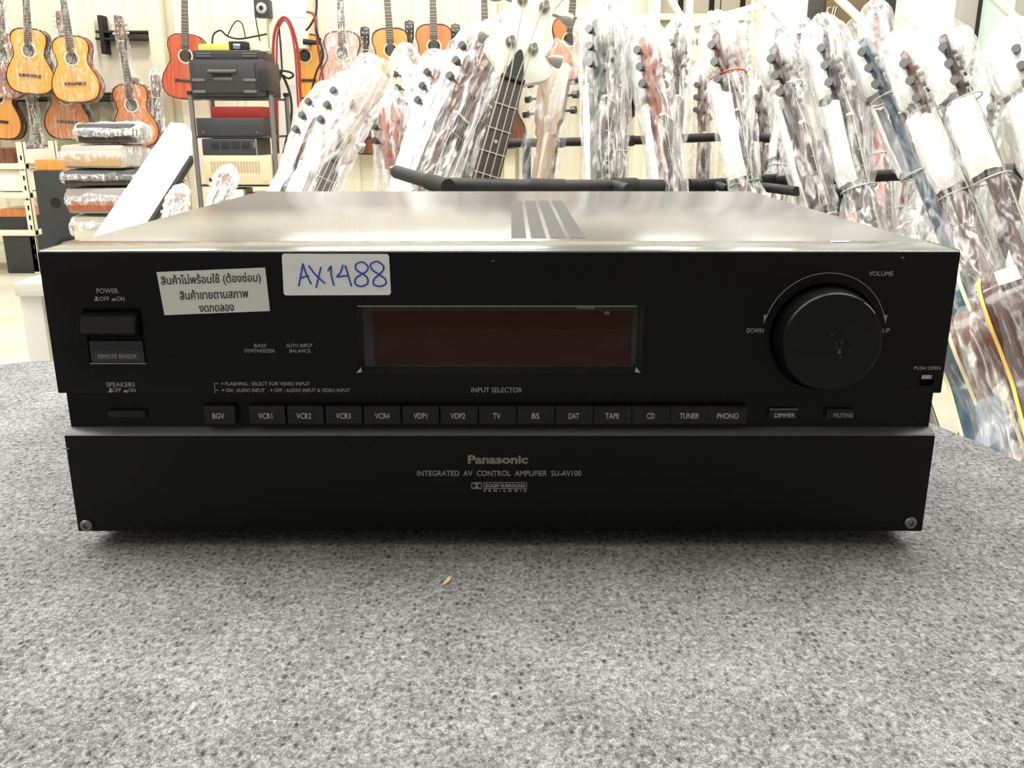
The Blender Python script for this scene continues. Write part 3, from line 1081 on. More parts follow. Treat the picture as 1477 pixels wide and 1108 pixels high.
# ---- the row of wrapped guitars at the right
# head px, py, depth; neck px, py, depth; size; top, side, binding; bag width, tie, foam (z0, z1), label
RED = mat('red tie', (.70, .09, .03), .4)
GRN = mat('green tie', (.10, .32, .13), .4)
ROW = [   # head, depth, neck, depth, top, side, binding, width, tie, tie above, head foam arc, sleeve foam arc, film, label
    (850, 30, 2.02, 853, 290, 1.86, 'dark', 'green', None, 1.25, .63, None, (95, 200), (100, 215), FILM, 'wrapped guitar with a wide bag and a greenish dark headstock, beside the bare white bass'),
    (914, 58, 2.00, 950, 290, 1.86, 'rust', 'rust', None, 1.05, .60, None, (95, 230), (85, 225), FILM, 'wrapped guitar with a reddish brown neck showing through torn white foam'),
    (1017, 52, 1.98, 1056, 275, 1.84, 'plum', 'brown', None, 1.05, .665, .895, (80, 225), (40, 265), FILM, 'wrapped guitar with a white foam neck tied in red above and green below'),
    (1098, 72, 1.95, 1158, 300, 1.80, 'plum', 'plum', None, 1.1, .62, .90, (90, 215), (60, 215), FILM, 'wrapped guitar with a plum headstock in silvery film, beside the one tied in red'),
    (1168, 58, 1.92, 1216, 272, 1.78, 'dark', 'dark', BINDY, 1.15, .67, None, (80, 235), (60, 250), FILM, 'wrapped guitar with a black headstock and yellow edge, just before the blue guitar'),
    (1222, 66, 1.90, 1300, 250, 1.76, 'blue', 'blue', BINDC, 1.15, .695, .86, (75, 235), (90, 190), FILML, 'wrapped blue guitar with cream binding'),
    (1280, 82, 1.84, 1352, 275, 1.70, 'dark', 'brown', BINDC, 1.15, .69, .865, (75, 235), (30, 280), FILM, 'wrapped guitar with a black headstock in white foam, just behind the blue guitar'),
    (1335, 60, 1.76, 1408, 262, 1.62, 'plum', 'plum', BINDY, 1.2, .68, .85, (75, 235), (30, 275), FILML, 'wrapped dark plum guitar with yellow binding and a blank white tag on its body'),
    (1436, 64, 1.70, 1496, 262, 1.56, 'brown', 'brown', BINDY, 1.3, .68, .87, (60, 255), (30, 275), FILM, 'wrapped guitar with a bulging white foam head, at the near end of the row'),
]
GRP = 'plastic wrapped guitars in the row behind the amplifier'
row_objs = []
TW = 58
PEGD = mat('dark machine heads', (.09, .09, .09), .3, metal=.6)
for i, (hx, hy, Yh, lx, ly, Yl, top, side, bind, wide, tie, tie2, fh, fs, film, label) in enumerate(ROW):
    g = acoustic('wrapped_guitar', label, aim(hx, hy, Yh, lx, ly, Yl, 1.0, .92 if i in (7, 8) else 1.0, TW), top, side, bind, GRP, neck=BODYM[side], peg=PEGD)
    b = add_bag(g, i + 1, film, wide, tie, tie2=tie2)
    if i == 2:
        b.children[0].material_slots[0].material = GRN
        b.children[1].material_slots[0].material = RED
        b.children[1].scale = (1.12, 1.12, 1)
    zt = tie2 or .85
    add_foam(g, i + 11, zt + .01, .985, r=.036 * wide, arc=fh, twist=TW)
    add_foam(g, i + 111, tie + .01, zt - .005, r=.031 * wide, arc=fs, twist=TW)
    row_objs.append(g)
# white tag on the plum guitar
bm = bmesh.new(); add_box(bm, -.026, .026, -.020, .016, 0, .0012)
tg = obj('paper_tag', bm, PAPER, row_objs[7], label='blank white paper tag')
tg.location = (-.121, -.006, .4685); tg.rotation_euler = (0, R(-40), R(6))

# ---- the second row, seen between the first
BACK = [
    (880, 30, 2.64, 872, 290, 2.52, 'dark', 'dark', 'wrapped guitar with a long dark neck, standing close behind the wide cloudy bag', None),
    (966, 46, 2.58, 950, 250, 2.46, 'dark', 'brown', 'wrapped guitar with a black headstock in pleated film, behind the reddish brown neck', None),
    (1052, 42, 2.52, 1048, 250, 2.40, 'rust', 'dark', 'wrapped guitar with a rust red headstock face, right behind the neck tied in red', None),
    (1138, 48, 2.48, 1112, 230, 2.36, 'plum', 'plum', 'wrapped guitar with a dark red headstock, behind the plum guitar in silvery film', None),
    (1246, 26, 2.40, 1252, 200, 2.28, 'red', 'red', 'wrapped guitar with a red brown headstock rising highest of the row', None),
    (1368, 62, 2.30, 1330, 250, 2.20, 'dark', 'dark', 'wrapped guitar with a glossy black headstock, behind the plum guitar with the tag', None),
    (1424, 100, 2.20, 1384, 250, 2.10, 'brown', 'tan', 'wrapped guitar leaning the other way with a tan neck, near the end of the row', None),
    (938, 112, 2.80, 938, 280, 2.72, 'rust', 'brown', 'wrapped guitar low in the back, in the gap right of the reddish brown neck', None),
    (1002, 104, 2.84, 996, 280, 2.76, 'brown', 'rust', 'wrapped guitar low in the back, in the gap left of the neck tied in red', None),
    (1084, 122, 2.80, 1090, 280, 2.72, 'plum', 'brown', 'wrapped guitar low in the back, in the gap right of the neck tied in red', None),
    (1190, 112, 2.62, 1176, 280, 2.54, 'tan', 'brown', 'wrapped guitar low in the back with a tan neck, behind the black headstock', None),
    (1318, 104, 2.50, 1290, 280, 2.42, 'brown', 'brown', 'wrapped guitar low in the back, between the black and the tagged plum guitar', None),
    (660, 112, 2.70, 668, 280, 2.62, 'rust', 'tan', 'wrapped guitar low in the back, left of the bare bass fretboard', None),
    (612, 96, 2.52, 606, 290, 2.40, 'cedar', 'rust', 'wrapped guitar with a brick red neck standing behind the pale tangle of bags', None),
    (574, 92, 2.42, 610, 270, 2.30, 'brown', 'white', 'wrapped guitar with a white headstock, below the orange wall guitar with black strings', None),
    (548, 150, 2.32, 556, 300, 2.20, 'rust', 'brown', 'wrapped guitar with a dull red neck between two white bags', None),
]
back_objs = []
for i, (hx, hy, Yh, lx, ly, Yl, top, side, label, tm) in enumerate(BACK):
    g = acoustic('wrapped_guitar', label, aim(hx, hy, Yh, lx, ly, Yl, 1.0, 1.0, TW), top, side, None, GRP, neck=BODYM[top], headm=BODYM['white'] if side == 'white' else None, peg=PEGD)
    add_bag(g, i + 31, FILM, 1.0, .64)
    back_objs.append(g)
    if i in (1, 3, 13, 14):
        add_foam(g, i + 41, .66, .84, r=.032, arc=(90, 220), twist=TW)

# ---- left of the amplifier's centre: basses and white bags
b1 = bass('bare white bass guitar with dark fretboard and open white headstock standing unwrapped', aim(790, -75, 1.80, 697, 266, 1.66, 1.17, 1.0, 4), BODYM['white'], mat('white headstock', (.90, .88, .80), .35))
b2 = bass('wrapped bass guitar with grey fretboard under film, nearest of the pale wrapped group', aim(542, 100, 1.82, 462, 278, 1.70, 1.17, .80, 4), BODYM['white'], mat('pale pinkish wood', (.62, .50, .43), .4))
for c_ in b2.children:
    if c_.name.startswith('headstock'):
        c_.scale = (.64, 1, 1)
add_bag(b2, 51, FILM, 1.0, .50, None, 1.17, 1.0)
LEFT = [
    (686, 58, 2.04, 606, 262, 1.90, 'brown', 'brown', 'wrapped guitar with a brown wedge headstock in a big white bag, beside the bare bass', (.62, .86), 1.5, (-10, 215)),
    (718, 44, 2.12, 650, 262, 1.98, 'plum', 'brown', 'wrapped guitar with its foam sleeve touching the white bass headstock', (.60, .93), 1.35, (20, 260)),
    (634, 98, 2.20, 580, 262, 2.06, 'brown', 'tan', 'wrapped guitar buried in white bags between the brown wedge headstock and the wall guitars', (.60, .93), 1.2, (20, 260)),
    (506, 124, 2.10, 440, 272, 1.98, 'brown', 'brown', 'wrapped guitar in a broad white bag with a brown shoulder, behind the wrapped bass', (.58, .94), 1.35, (-10, 250)),
    (470, 138, 2.20, 402, 290, 2.08, 'tan', 'white', 'wrapped guitar in white foam farthest from the bare bass, beside the equipment rack', (.58, .97), 1.35, (-10, 250)),
    (796, 74, 2.08, 768, 268, 1.95, 'dark', 'tan', 'wrapped guitar with the tan back of its neck turned out, just behind the bare bass', None, .9, None),
]
left_objs = [b1, b2]
for i, (hx, hy, Yh, lx, ly, Yl, top, side, label, foam, wide, arc) in enumerate(LEFT):
    tw = 150 if i == 5 else 48
    g = acoustic('wrapped_guitar', label, aim(hx, hy, Yh, lx, ly, Yl, 1.0, 1.0, tw), top, side, None, GRP, neck=BODYM[side] if i == 5 else BODYM[top], peg=PEGD)
    add_bag(g, i + 61, FILM if i < 5 else FILML, wide, .60, amp=.014)
    left_objs.append(g)
    if foam:
        add_foam(g, i + 71, *foam, r=.042, arc=arc, twist=tw)


# ---- racks: foam covered tube, pegs, uprights and base
def rack(label, pts, pegs, under, posts):
    t = thing('guitar_rack', label, 'guitar rack', Vector((pts[0].x, pts[0].y, FLOOR)))
    o = Vector((pts[0].x, pts[0].y, FLOOR))
    loc = [p - o for p in pts]
    for a, b in zip(loc, loc[1:]):
        d = (b - a).normalized()
        bm = bmesh.new(); rt = .0125 if a.y < 1.3 else .017 if a.x < .5 else .021
        add_cyl(bm, a, b, rt, rt, 20)
        f = obj('foam_tube', bm, FOAMTUBE, t)
        bm = bmesh.new(); add_cyl(bm, b - d * .03, b + d * .03, rt + .0022, rt + .0022, 20)
        obj('collar', bm, RUBBER, f)
    for k, (q, dr) in enumerate(pegs):
        bm = bmesh.new(); add_cyl(bm, q - o, q - o + dr, .0095, .0095, 14)
        p_ = obj('peg', bm, FOAMTUBE, t)
    for u in posts:
        for a, b in zip(loc, loc[1:]):
            if a.x <= u - o.x <= b.x:
                k = (u - o.x - a.x) / (b.x - a.x)
                c = a.lerp(b, k)
                bm = bmesh.new(); add_tube(bm, [c + Vector((0, .03, 0)), (c.x, c.y + .10, .10), (c.x, c.y + .12, .02)], .013, 10); obj('upright', bm, RUBBER, t)
                bm = bmesh.new(); add_tube(bm, [(c.x, c.y + .22, .012), (c.x, c.y - .55, .012)], .012, 10); ft = obj('floor_bar', bm, RUBBER, t)
    ub = sorted([g.matrix_world.translation - o for g in under], key=lambda v: v.x)
    for v in ub:                                          # padded rest under each guitar, standing on the base
        bm = bmesh.new()
        add_cyl(bm, v + Vector((-.04, -.005, -.022)), v + Vector((.04, .015, -.022)), .013, .013, 12)
        add_cyl(bm, (v.x, v.y, 0), v + Vector((0, 0, -.024)), .010, .010, 10)
        add_cyl(bm, (v.x, v.y, 0), (v.x, v.y, .008), .05, .05, 20)
        obj('rest', bm, FOAMTUBE, t)
    return t


bpy.context.view_layer.update()
rk1 = rack('black foam rack tube behind the back edge of the amplifier', [P(572, 248, 1.72), P(632, 266, 1.61), P(790, 270, 1.60), P(900, 268, 1.72), P(1000, 268, 1.93), P(1100, 262, 1.94)],
           [(P(884, 266, 1.70), Vector((.02, -.07, -.004))), (P(1028, 266, 1.94), Vector((.02, -.05, -.006))), (P(1085, 268, 1.93), Vector((.045, -.16, .0)))], left_objs + row_objs[:4], [P(660, 267, 1.61).x, P(1030, 268, 1.93).x])
rk2 = rack('black foam rack tube behind the necks of the blue and plum guitars', [P(1118, 262, 1.93), P(1230, 256, 1.93), P(1330, 250, 1.90), P(1440, 247, 1.86), P(1530, 256, 1.82)],
           [(P(1150, 270, 1.92), Vector((.06, -.17, -.004)))], row_objs[4:], [P(1180, 258, 1.93).x, P(1480, 250, 1.84).x])
DY = .20
rk3 = rack('black foam rack tube set farther back, seen between the wrapped necks', [P(540, 214, 2.48 + DY), P(720, 207, 2.48 + DY), P(900, 203, 2.46 + DY), P(1080, 196, 2.44 + DY), P(1290, 222, 2.36 + DY)],
           [(P(560, 216, 2.48 + DY), Vector((.01, -.08, 0))), (P(785, 207, 2.47 + DY), Vector((.05, -.09, 0))), (P(880, 203, 2.46 + DY), Vector((.05, -.09, -.004)))], back_objs, [P(760, 207, 2.48 + DY).x, P(1080, 196, 2.44 + DY).x])

# ------------------------------------------------------------------ things behind, left side
def W2(px, py, Y):
    p = P(px, py, Y)
    return p


def rect(a, b, c, d, Y):
    """x0, x1, z0, z1 of the rectangle a..b, c..d seen at depth Y"""
    m = (c + d) / 2
    return P(a, m, Y).x, P(b, m, Y).x, P((a + b) / 2, d, Y).z, P((a + b) / 2, c, Y).z


def hang(label, bx, by, hx, hy, top, side, Y=7.42, s=.97, bag=None, seed=1, tw=0, bind=None, grp='guitars hanging on the back wall', neck=None):
    g = acoustic('acoustic_guitar', label, aim(hx, hy, Y, bx, by, Y - .03, 1.0, s, tw), top, side, bind, grp, neck=neck or (BODYM['brown'] if top != 'pink' else BODYM['tan']))
    if bag:
        add_bag(g, seed, bag, 1.1, None, amp=.014)
    bm = bmesh.new()                                      # hook that carries the headstock
    add_tube(bm, [(0, -.02, .93), (0, .03, .935), (0, .10, .95)], .008, 6)
    obj('hook', bm, RUBBER, g)
    return g


hang('amber classical guitar hanging above the shelf, leftmost of the two amber ones', 48, 117, 38, -60, 'amber', 'brown', 7.30, bag=FILML, seed=101)
hang('bright amber classical guitar with a tilted body, hanging over the brick red one', 113, 124, 88, -50, 'amber', 'rust', 7.22, bag=FILML, seed=102)
hang('dark red guitar cut by the picture edge, behind the amber classical guitar', 10, 126, 2, -50, 'rust', 'red', 7.46, bag=FILM, seed=103)
hang('brick orange guitar with black sides hanging below the tilted amber guitar', 102, 191, 90, 14, 'cedar', 'dark', 7.44, bag=FILML, seed=104)
hang('orange guitar with its long grey neck wrapped, hanging beside the cream column', 199, 192, 173, 24, 'cedar', 'rust', 7.40, bag=FILML, seed=105)
hang('low hanging guitar whose headstock shows under the amber classical guitar', 72, 292, 44, 116, 'cedar', 'brown', 7.44, bag=FILM, seed=106)
hang('small orange guitar body at the very picture edge above the shelf', 2, 192, -4, 14, 'orange', 'brown', 7.46)
hang('speckled red guitar hanging behind the black tool case', 271, 129, 268, -50, 'red', 'red', 7.40)
hang('orange guitar hanging lowest, behind the wrapped packages', 203, 287, 196, 110, 'orange', 'brown', 7.44)
hang('dull red guitar in film between the cream column and the packages', 236, 284, 226, 106, 'red', 'brown', 7.42, bag=FILM, seed=107)
hang('pale pink guitar in film hanging right of the white electric box', 497, 123, 490, -55, 'pink', 'red', 7.36, bag=FILM, seed=108)
hang('orange guitar with black strings hanging above the white headstock', 568, 118, 555, -60, 'orange', 'brown', 7.34)
hang('cedar red guitar on the wall, next to the orange one with black strings', 628, 113, 623, -66, 'cedar', 'rust', 7.34)
hang('orange guitar half hidden behind the big white bag', 702, 120, 697, -58, 'orange', 'rust', 7.34)
hang('red orange guitar seen right of the bare bass headstock', 818, 100, 832, -76, 'cedar', 'rust', 7.34)
hang('amber guitar behind the hanging cables', 443, 129, 436, -50, 'amber', 'brown', 7.44)
for i, (hx, hy, lb) in enumerate(((527, 37, 'low guitar with a dark headstock between the pink and the orange wall guitars'),
                                  (591, 28, 'low guitar with a dark headstock between the orange and the cedar wall guitars'),
                                  (657, 33, 'low guitar with a grey headstock right of the cedar wall guitar'),
                                  (722, 28, 'low guitar with a headstock just left of the bare bass headstock'),
                                  (876, -4, 'low guitar with a black headstock above the wide cloudy bag'))):
    hang(lb, hx + 4, hy + 180, hx, hy, 'brown', 'dark', 7.47, neck=BODYM['dark'])

# rails on the wall
rl = thing('wall_rail', 'black double steel rail on the back wall behind the hanging guitars', 'rail', P(180, 50, 7.6))
o = P(180, 50, 7.6)
for a, b, y in ((138, 222, 46), (138, 222, 56), (-20, 222, 135), (-20, 222, 145)):
    p, q = P(a, y, 7.6), P(b, y, 7.6)
    bm = bmesh.new(); add_box(bm, p.x - o.x, q.x - o.x, -.012, .09, p.z - o.z - .009, p.z - o.z + .009, .003)
    obj('bar', bm, RUBBER, rl)
for px in (141, 165):
    p, q = P(px, 22, 7.6), P(px + 3, 78, 7.6)
    bm = bmesh.new(); add_box(bm, p.x - o.x, p.x - o.x + .035, -.02, .09, q.z - o.z, p.z - o.z, .003)
    obj('bracket', bm, RUBBER, rl)

# white pedestal cabinet beside the table
xb0, zb1 = P(28, 427, 1.42).x, P(28, 427, 1.42).z
cb = thing('cabinet', 'white open cabinet standing on the floor past the end of the table', 'cabinet', Vector((xb0, .97, FLOOR)))
WB = mat('white laminate', (.85, .84, .80), .5)
hh = zb1 - FLOOR
box_part('side_panel', WB, cb, 0, .035, 0, .35, 0, hh, .002)
box_part('side_panel', WB, cb, .245, .28, 0, .35, 0, hh, .002)
box_part('top_panel', WB, cb, -.004, .284, -.004, .354, hh, hh + .022, .002)
box_part('back_panel', mat('beige board', (.70, .58, .45), .6), cb, .035, .245, .32, .34, 0, hh)
box_part('shelf', WB, cb, .035, .245, .02, .32, .30, .32)

# slotted steel shelf
SL = thing('steel_shelf', 'cream slotted steel shelf at the far left by the back wall', 'shelf', P(50, 360, 6.0))
o = P(50, 360, 6.0); o.z = FLOOR
SL.location = o
SLM = mat('cream slotted steel', (.80, .76, .62), .5)
ztop = P(22, 205, 6.0).z - FLOOR
for dx in (0, -.95):
    for dy in (0, .42):
        bm = bmesh.new()
        add_box(bm, dx - .022, dx + .022, dy, dy + .004, 0, ztop); add_box(bm, dx + .018, dx + .022, dy, dy + .04, 0, ztop)
        ps = obj('post', bm, SLM, SL)
        if dy == 0:
            bm = bmesh.new()
            for k in range(11):
                add_box(bm, dx - .006, dx + .006, dy - .0012, dy + .001, .10 + k * (ztop - .15) / 11, .13 + k * (ztop - .15) / 11)
            sl = obj('slots', bm, DARKHOLE, ps); sl['kind'] = 'stuff'
for y in (282, 336, 240):
    z = P(30, y, 6.0).z - FLOOR
    bm = bmesh.new(); add_box(bm, -.97, .022, -.012, .45, z - .018, z + .018, .002); obj('shelf_board', bm, SLM, SL)
def zsh(y): return P(30, y, 6.0).z + .018
def xx(px): return P(px, 260, 6.0).x
def shelf_box(name, label, cat, a, b, ybase, h, m, bev=.01, dy=.1):
    bm = bmesh.new(); add_box(bm, xx(a), xx(b), o.y + dy - .08, o.y + dy + .2, zsh(ybase), zsh(ybase) + h, bev)
    ob = obj(name, bm, m); tag(ob, label, cat)
    return ob
shelf_box('plastic_tub', 'white rounded plastic tub on the cream slotted shelf', 'tub', -12, 36, 282, .155, WHITEPAINT, .045, .10)
shelf_box('storage_case', 'black case on the lower board of the cream slotted shelf', 'case', -15, 38, 336, .085, BLKPL)
ob = shelf_box('wood_plank', 'orange wooden plank lying on the black case on the shelf', 'plank', -15, 34, 336, .05, BODYM['cedar'], .004); ob.location.z += .0855
shelf_box('amplifier_case', 'dark brown case on the top board of the cream slotted shelf', 'case', -14, 22, 240, .10, BODYM['brown'])
shelf_box('carton', 'small cream carton on the top board of the shelf', 'carton', 29, 50, 240, .085, CREAMPAINT, .003)
bm = bmesh.new(); add_box(bm, xx(-10), xx(40), o.y, o.y + .35, FLOOR, FLOOR + .26, .01)
tag(obj('floor_case', bm, BLKPL), 'dark case standing on the floor under the slotted shelf', 'case')

# black speaker with an orange box on it
x0, x1, z0, z1 = rect(55, 92, 246, 360, 5.4)
sp = thing('speaker', 'tall black speaker cabinet with a round port, beside the slotted shelf', 'speaker', Vector(((x0 + x1) / 2, P(70, 300, 5.4).y, FLOOR)))
w = (x1 - x0)
box_part('cabinet', mat('dark grey cabinet', (.030, .033, .036), .6), sp, -w / 2, w / 2 + .12, 0, .3, 0, z1 - FLOOR, .01)
q = P(80, 292, 5.4)
bm = bmesh.new(); add_cyl(bm, (q.x - sp.location.x, -.006, q.z - FLOOR), (q.x - sp.location.x, .01, q.z - FLOOR), .028, .028, 24); obj('port', bm, DARKHOLE, sp)
bm = bmesh.new(); add_cyl(bm, (.07, -.008, .22), (.07, .01, .22), .09, .09, 32); obj('woofer', bm, RUBBER, sp)
bm = bmesh.new(); add_box(bm, x0 + .01, x1 + .05, sp.location.y + .02, sp.location.y + .26, z1, z1 + .06, .004)
tag(obj('wooden_box', bm, BODYM['orange']), 'flat orange wooden box on top of the tall black speaker', 'box')

# stack of film wrapped packages
PK = [(92, 196, 310, 350, 'tan', 'wrapped package in cloudy film lowest in the stack, with a dark curved end', .26, 'beige'),
      (88, 192, 270, 312, 'red', 'wrapped package with a red brown wooden edge, second from the bottom of the stack', .30, 'rust'),
      (80, 190, 244, 274, 'dark', 'wrapped package with a black edge in creased film, middle of the stack', .28, 'dark'),
      (79, 182, 208, 246, 'tan', 'wrapped package with a light tan wooden edge, second from the top of the stack', .28, 'amber'),
      (97, 188, 176, 210, 'dark', 'wrapped package with cloudy pale film and a black edge, topmost of the stack', .24, 'dark')]
YP = 4.7
yk = P(140, 260, YP).y
zprev = None
EDG = {'beige': mat('pale package', (.62, .58, .48), .6), 'rust': BODYM['rust'], 'dark': BODYM['dark'], 'amber': mat('light tan wood', (.50, .32, .16), .4)}
INNER = {'tan': mat('grey beige board', (.50, .46, .40), .6), 'red': mat('grey lilac board', (.36, .32, .32), .5), 'dark': mat('dark grey board', (.10, .10, .11), .5)}
zlow = P(140, 350, YP).z
bm = bmesh.new(); add_box(bm, P(88, 350, YP).x, P(200, 350, YP).x, yk, yk + .32, FLOOR, zlow, .008)
tag(obj('storage_crate', bm, mat('brown crate', (.22, .14, .08), .6)), 'brown crate carrying the stack of wrapped packages', 'crate')
zc = zlow
for i, (a, b, c, d, inner, lb, dep, edge) in enumerate(PK):
    x0, x1 = P(a, c, YP).x, P(b, c, YP).x
    h = P(140, c, YP).z - zc
    t = thing('wrapped_package', lb, 'package', Vector(((x0 + x1) / 2, yk + .16, zc)), 'film wrapped packages in the stack')
    w = x1 - x0 - .03
    box_part('case', INNER[inner], t, -w / 2, w / 2, -dep / 2, dep / 2, .004, h - .006, .02 if edge != 'beige' else .04)
    e0 = {'rust': .02, 'amber': .015, 'dark': .01, 'beige': .01}[edge]
    box_part('wooden_edge', EDG[edge], t, -w / 2 + .012, w / 2 - .012, -dep / 2 - .010, -dep / 2 + .02, e0, e0 + (h * .36 if edge != 'dark' else h * .28), .003)
    bg = bag_mesh([(-w / 2 - .035, .02, .02, 0, 0), (-w / 2 - .012, h * .42, dep * .50, 0, 0), (-w / 4, h * .47, dep * .56, 0, 0), (0, h * .47, dep * .56, 0, 0), (w / 4, h * .47, dep * .56, 0, 0), (w / 2 + .012, h * .42, dep * .50, 0, 0), (w / 2 + .04, .025, .02, 0, 0)], 200 + i, .012, 32, 6)
    bg.transform(Matrix.Translation((0, 0, h / 2)) @ Matrix.Rotation(R(90), 4, 'Y'))
    obj('plastic_bag', bg, FILMW if i in (0, 4) else FILM, t, smooth=0)
    t.rotation_euler = (0, 0, R((3, -4, 5, -5, 2)[i]))
    zc += h
# second shorter pile behind
for i, (c, d, lb) in enumerate(((292, 352, 'wrapped grey bundle lowest behind the main stack of packages'), (246, 292, 'wrapped grey bundle in the middle behind the main stack of packages'), (214, 246, 'wrapped grey bundle topmost behind the main stack of packages'))):
    x0, x1, z0, z1 = rect(176, 206, c, d, 5.2)
    t = thing('wrapped_bundle', lb, 'bundle', Vector(((x0 + x1) / 2, P(190, c, 5.2).y, z0 + .004)), 'wrapped bundles behind the stack')
    w, h = x1 - x0, z1 - z0 - .008
    box_part('bundle', mat('grey bundle', (.33, .31, .29), .6), t, -w / 2, w / 2, 0, .2, 0, h, .03)
    bg = bag_mesh([(-.01, w * .3, .06, 0, .1), (.02, w * .55, .12, 0, .1), (h / 2, w * .58, .125, 0, .1), (h - .02, w * .55, .12, 0, .1), (h + .004, w * .3, .05, 0, .1)], 220 + i, .014, 28, 5)
    obj('plastic_bag', bg, FILMW, t, smooth=0)
x0, x1, z0, z1 = rect(176, 206, 352, 360, 5.2)
bm = bmesh.new(); add_box(bm, x0, x1, P(190, 352, 5.2).y - .05, P(190, 352, 5.2).y + .25, FLOOR, z1 + .004)
tag(obj('crate', bm, mat('grey crate', (.2, .19, .18), .6)), 'grey crate under the wrapped grey bundles', 'crate')

# long white board leaning behind the amplifier
A, B = P(272, 186, 4.6), P(168, 345, 4.0)
z = (A - B).normalized()
x = Vector((1, .3, 0)); x = (x - z * x.dot(z)).normalized(); y = z.cross(x)
LB = 1.15
t = thing('white_board', 'long white board with a black edge leaning diagonally beside the equipment rack', 'board', Matrix.Translation(A - z * LB) @ Matrix((x, y, z)).transposed().to_4x4())
bm = bmesh.new(); add_prism(bm, [(-.085, 0), (.085, 0), (.085, LB - .16), (.03, LB - .03), (-.02, LB + .01), (-.085, LB - .01)], 'xz', -.02, .02, .004)
obj('panel', bm, mat('off white board', (.82, .79, .72), .5), t)
box_part('edge_strip', RUBBER, t, .0852, .100, -.015, .03, .1, LB - .18, .002)

# wrapped guitars low between the board and the rack
for i, (hx, hy, Yh, lx, ly, Yl, top, side, lb) in enumerate((
        (330, 252, 3.9, 300, 330, 3.78, 'brown', 'rust', 'wrapped guitar with a brown headstock low beside the foot of the equipment rack'),
        (262, 280, 3.6, 243, 345, 3.5, 'rust', 'brown', 'wrapped guitar with a red brown headstock lying against the white board'))):
    tz_, dz_ = P(hx, hy, Yh), P(hx, hy, Yh) - P(lx, ly, Yl)
    sc_ = (tz_.z - FLOOR - .05) / dz_.normalized().z
    g = acoustic('wrapped_guitar', lb, aim(hx, hy, Yh, lx, ly, Yl, 1.0, sc_, 5), top, side, None, None)
    add_bag(g, 231 + i, FILMW, 1.3, .44, amp=.016)
    add_foam(g, 241 + i, .5, .9, twist=5)

# equipment rack with its machines
YR = 5.2
x0, x1, z0, z1 = rect(284, 392, 140, 262, YR)
yr = P(340, 200, YR).y
o = Vector(((x0 + x1) / 2, yr, FLOOR))
rk = thing('equipment_rack', 'grey tube rack on the floor carrying black and beige audio machines', 'rack', o)
hw = (x1 - x0) / 2
zt = z1 - FLOOR
for sx in (-1, 1):
    for sy in (0, .36):
        bm = bmesh.new(); add_cyl(bm, (sx * (hw + .012), sy, 0), (sx * (hw + .012), sy, zt + .02), .014, .014, 14)
        ps = obj('post', bm, TUBEGREY, rk)
        bm = bmesh.new(); add_cyl(bm, (sx * (hw + .012), sy, zt + .012), (sx * (hw + .012), sy, zt + .032), .019, .019, 14); obj('cap', bm, RUBBER, ps)
def rz(py): return P(340, py, YR).z - FLOOR
SH = [140, 196, 266, 300]
for y in SH:
    box_part('shelf', mat('dark shelf', (.05, .048, .045), .5), rk, -hw, hw, -.01, .37, rz(y) - .012, rz(y), .003)
def machine(name, label, cat, a, b, c, d, m, dep=.30, bev=.006, dy=.0, base=None):
    x0, x1, z0, z1 = rect(a, b, c, d, YR)
    if base is not None:
        z1 += base - z0; z0 = base
    t = thing(name, label, cat, Vector(((x0 + x1) / 2, yr + dy, z0)))
    box_part('case', m, t, -(x1 - x0) / 2, (x1 - x0) / 2, 0, dep, 0, z1 - z0, bev)
    return t, (x1 - x0) / 2, z1 - z0
def face(t, m, name, x0, x1, z0, z1, d=.006, bev=.001, lab=None): return box_part(name, m, t, x0, x1, -d, .002, z0, z1, bev, label=lab)
zs = [rz(y) + FLOOR for y in SH]
t, w, h = machine('tool_case', 'black hard tool case with a handle on top of the equipment rack', 'case', 276, 384, 82, 136, BLKPL, .34, .012, -.03, zs[0])
face(t, BLKPL, 'lid', -w + .03, w - .05, .02, h - .015, .012, .006)
bm = bmesh.new(); add_tube(bm, smooth_pts([(-.09, -.012, h * .70), (-.08, -.035, h * .68), (.04, -.035, h * .68), (.05, -.012, h * .70)], 3), .008, 8); obj('handle', bm, GREYPL, t)
face(t, DARKHOLE, 'grip_hollow', -.075, .03, h * .52, h * .63, .0128, .001)
face(t, GREYPL, 'plate', -.07, .03, h * .44, h * .52, .014, .002)
for sx in (-.16, .12):
    for q in (.05, .11):
        face(t, GREYPL, 'latch', sx - .03, sx + .04, .02 + q - .05, .035 + q - .05, .017, .002)
box_part('strap', RUBBER, t, w - .035, w + .006, -.008, .10, .03, h - .05, .004)
zz = zs[0] + h
t, w, h = machine('flat_case', 'flat black case lying on the tool case', 'case', 277, 374, 68, 82, BLKPL, .30, .006, .0, zz)
for sx in (-.16, .09):
    for q in (.30, .55):
        face(t, GREYPL, 'latch', sx, sx + .08, h * q, h * (q + .13), .006, .001)
zz += h
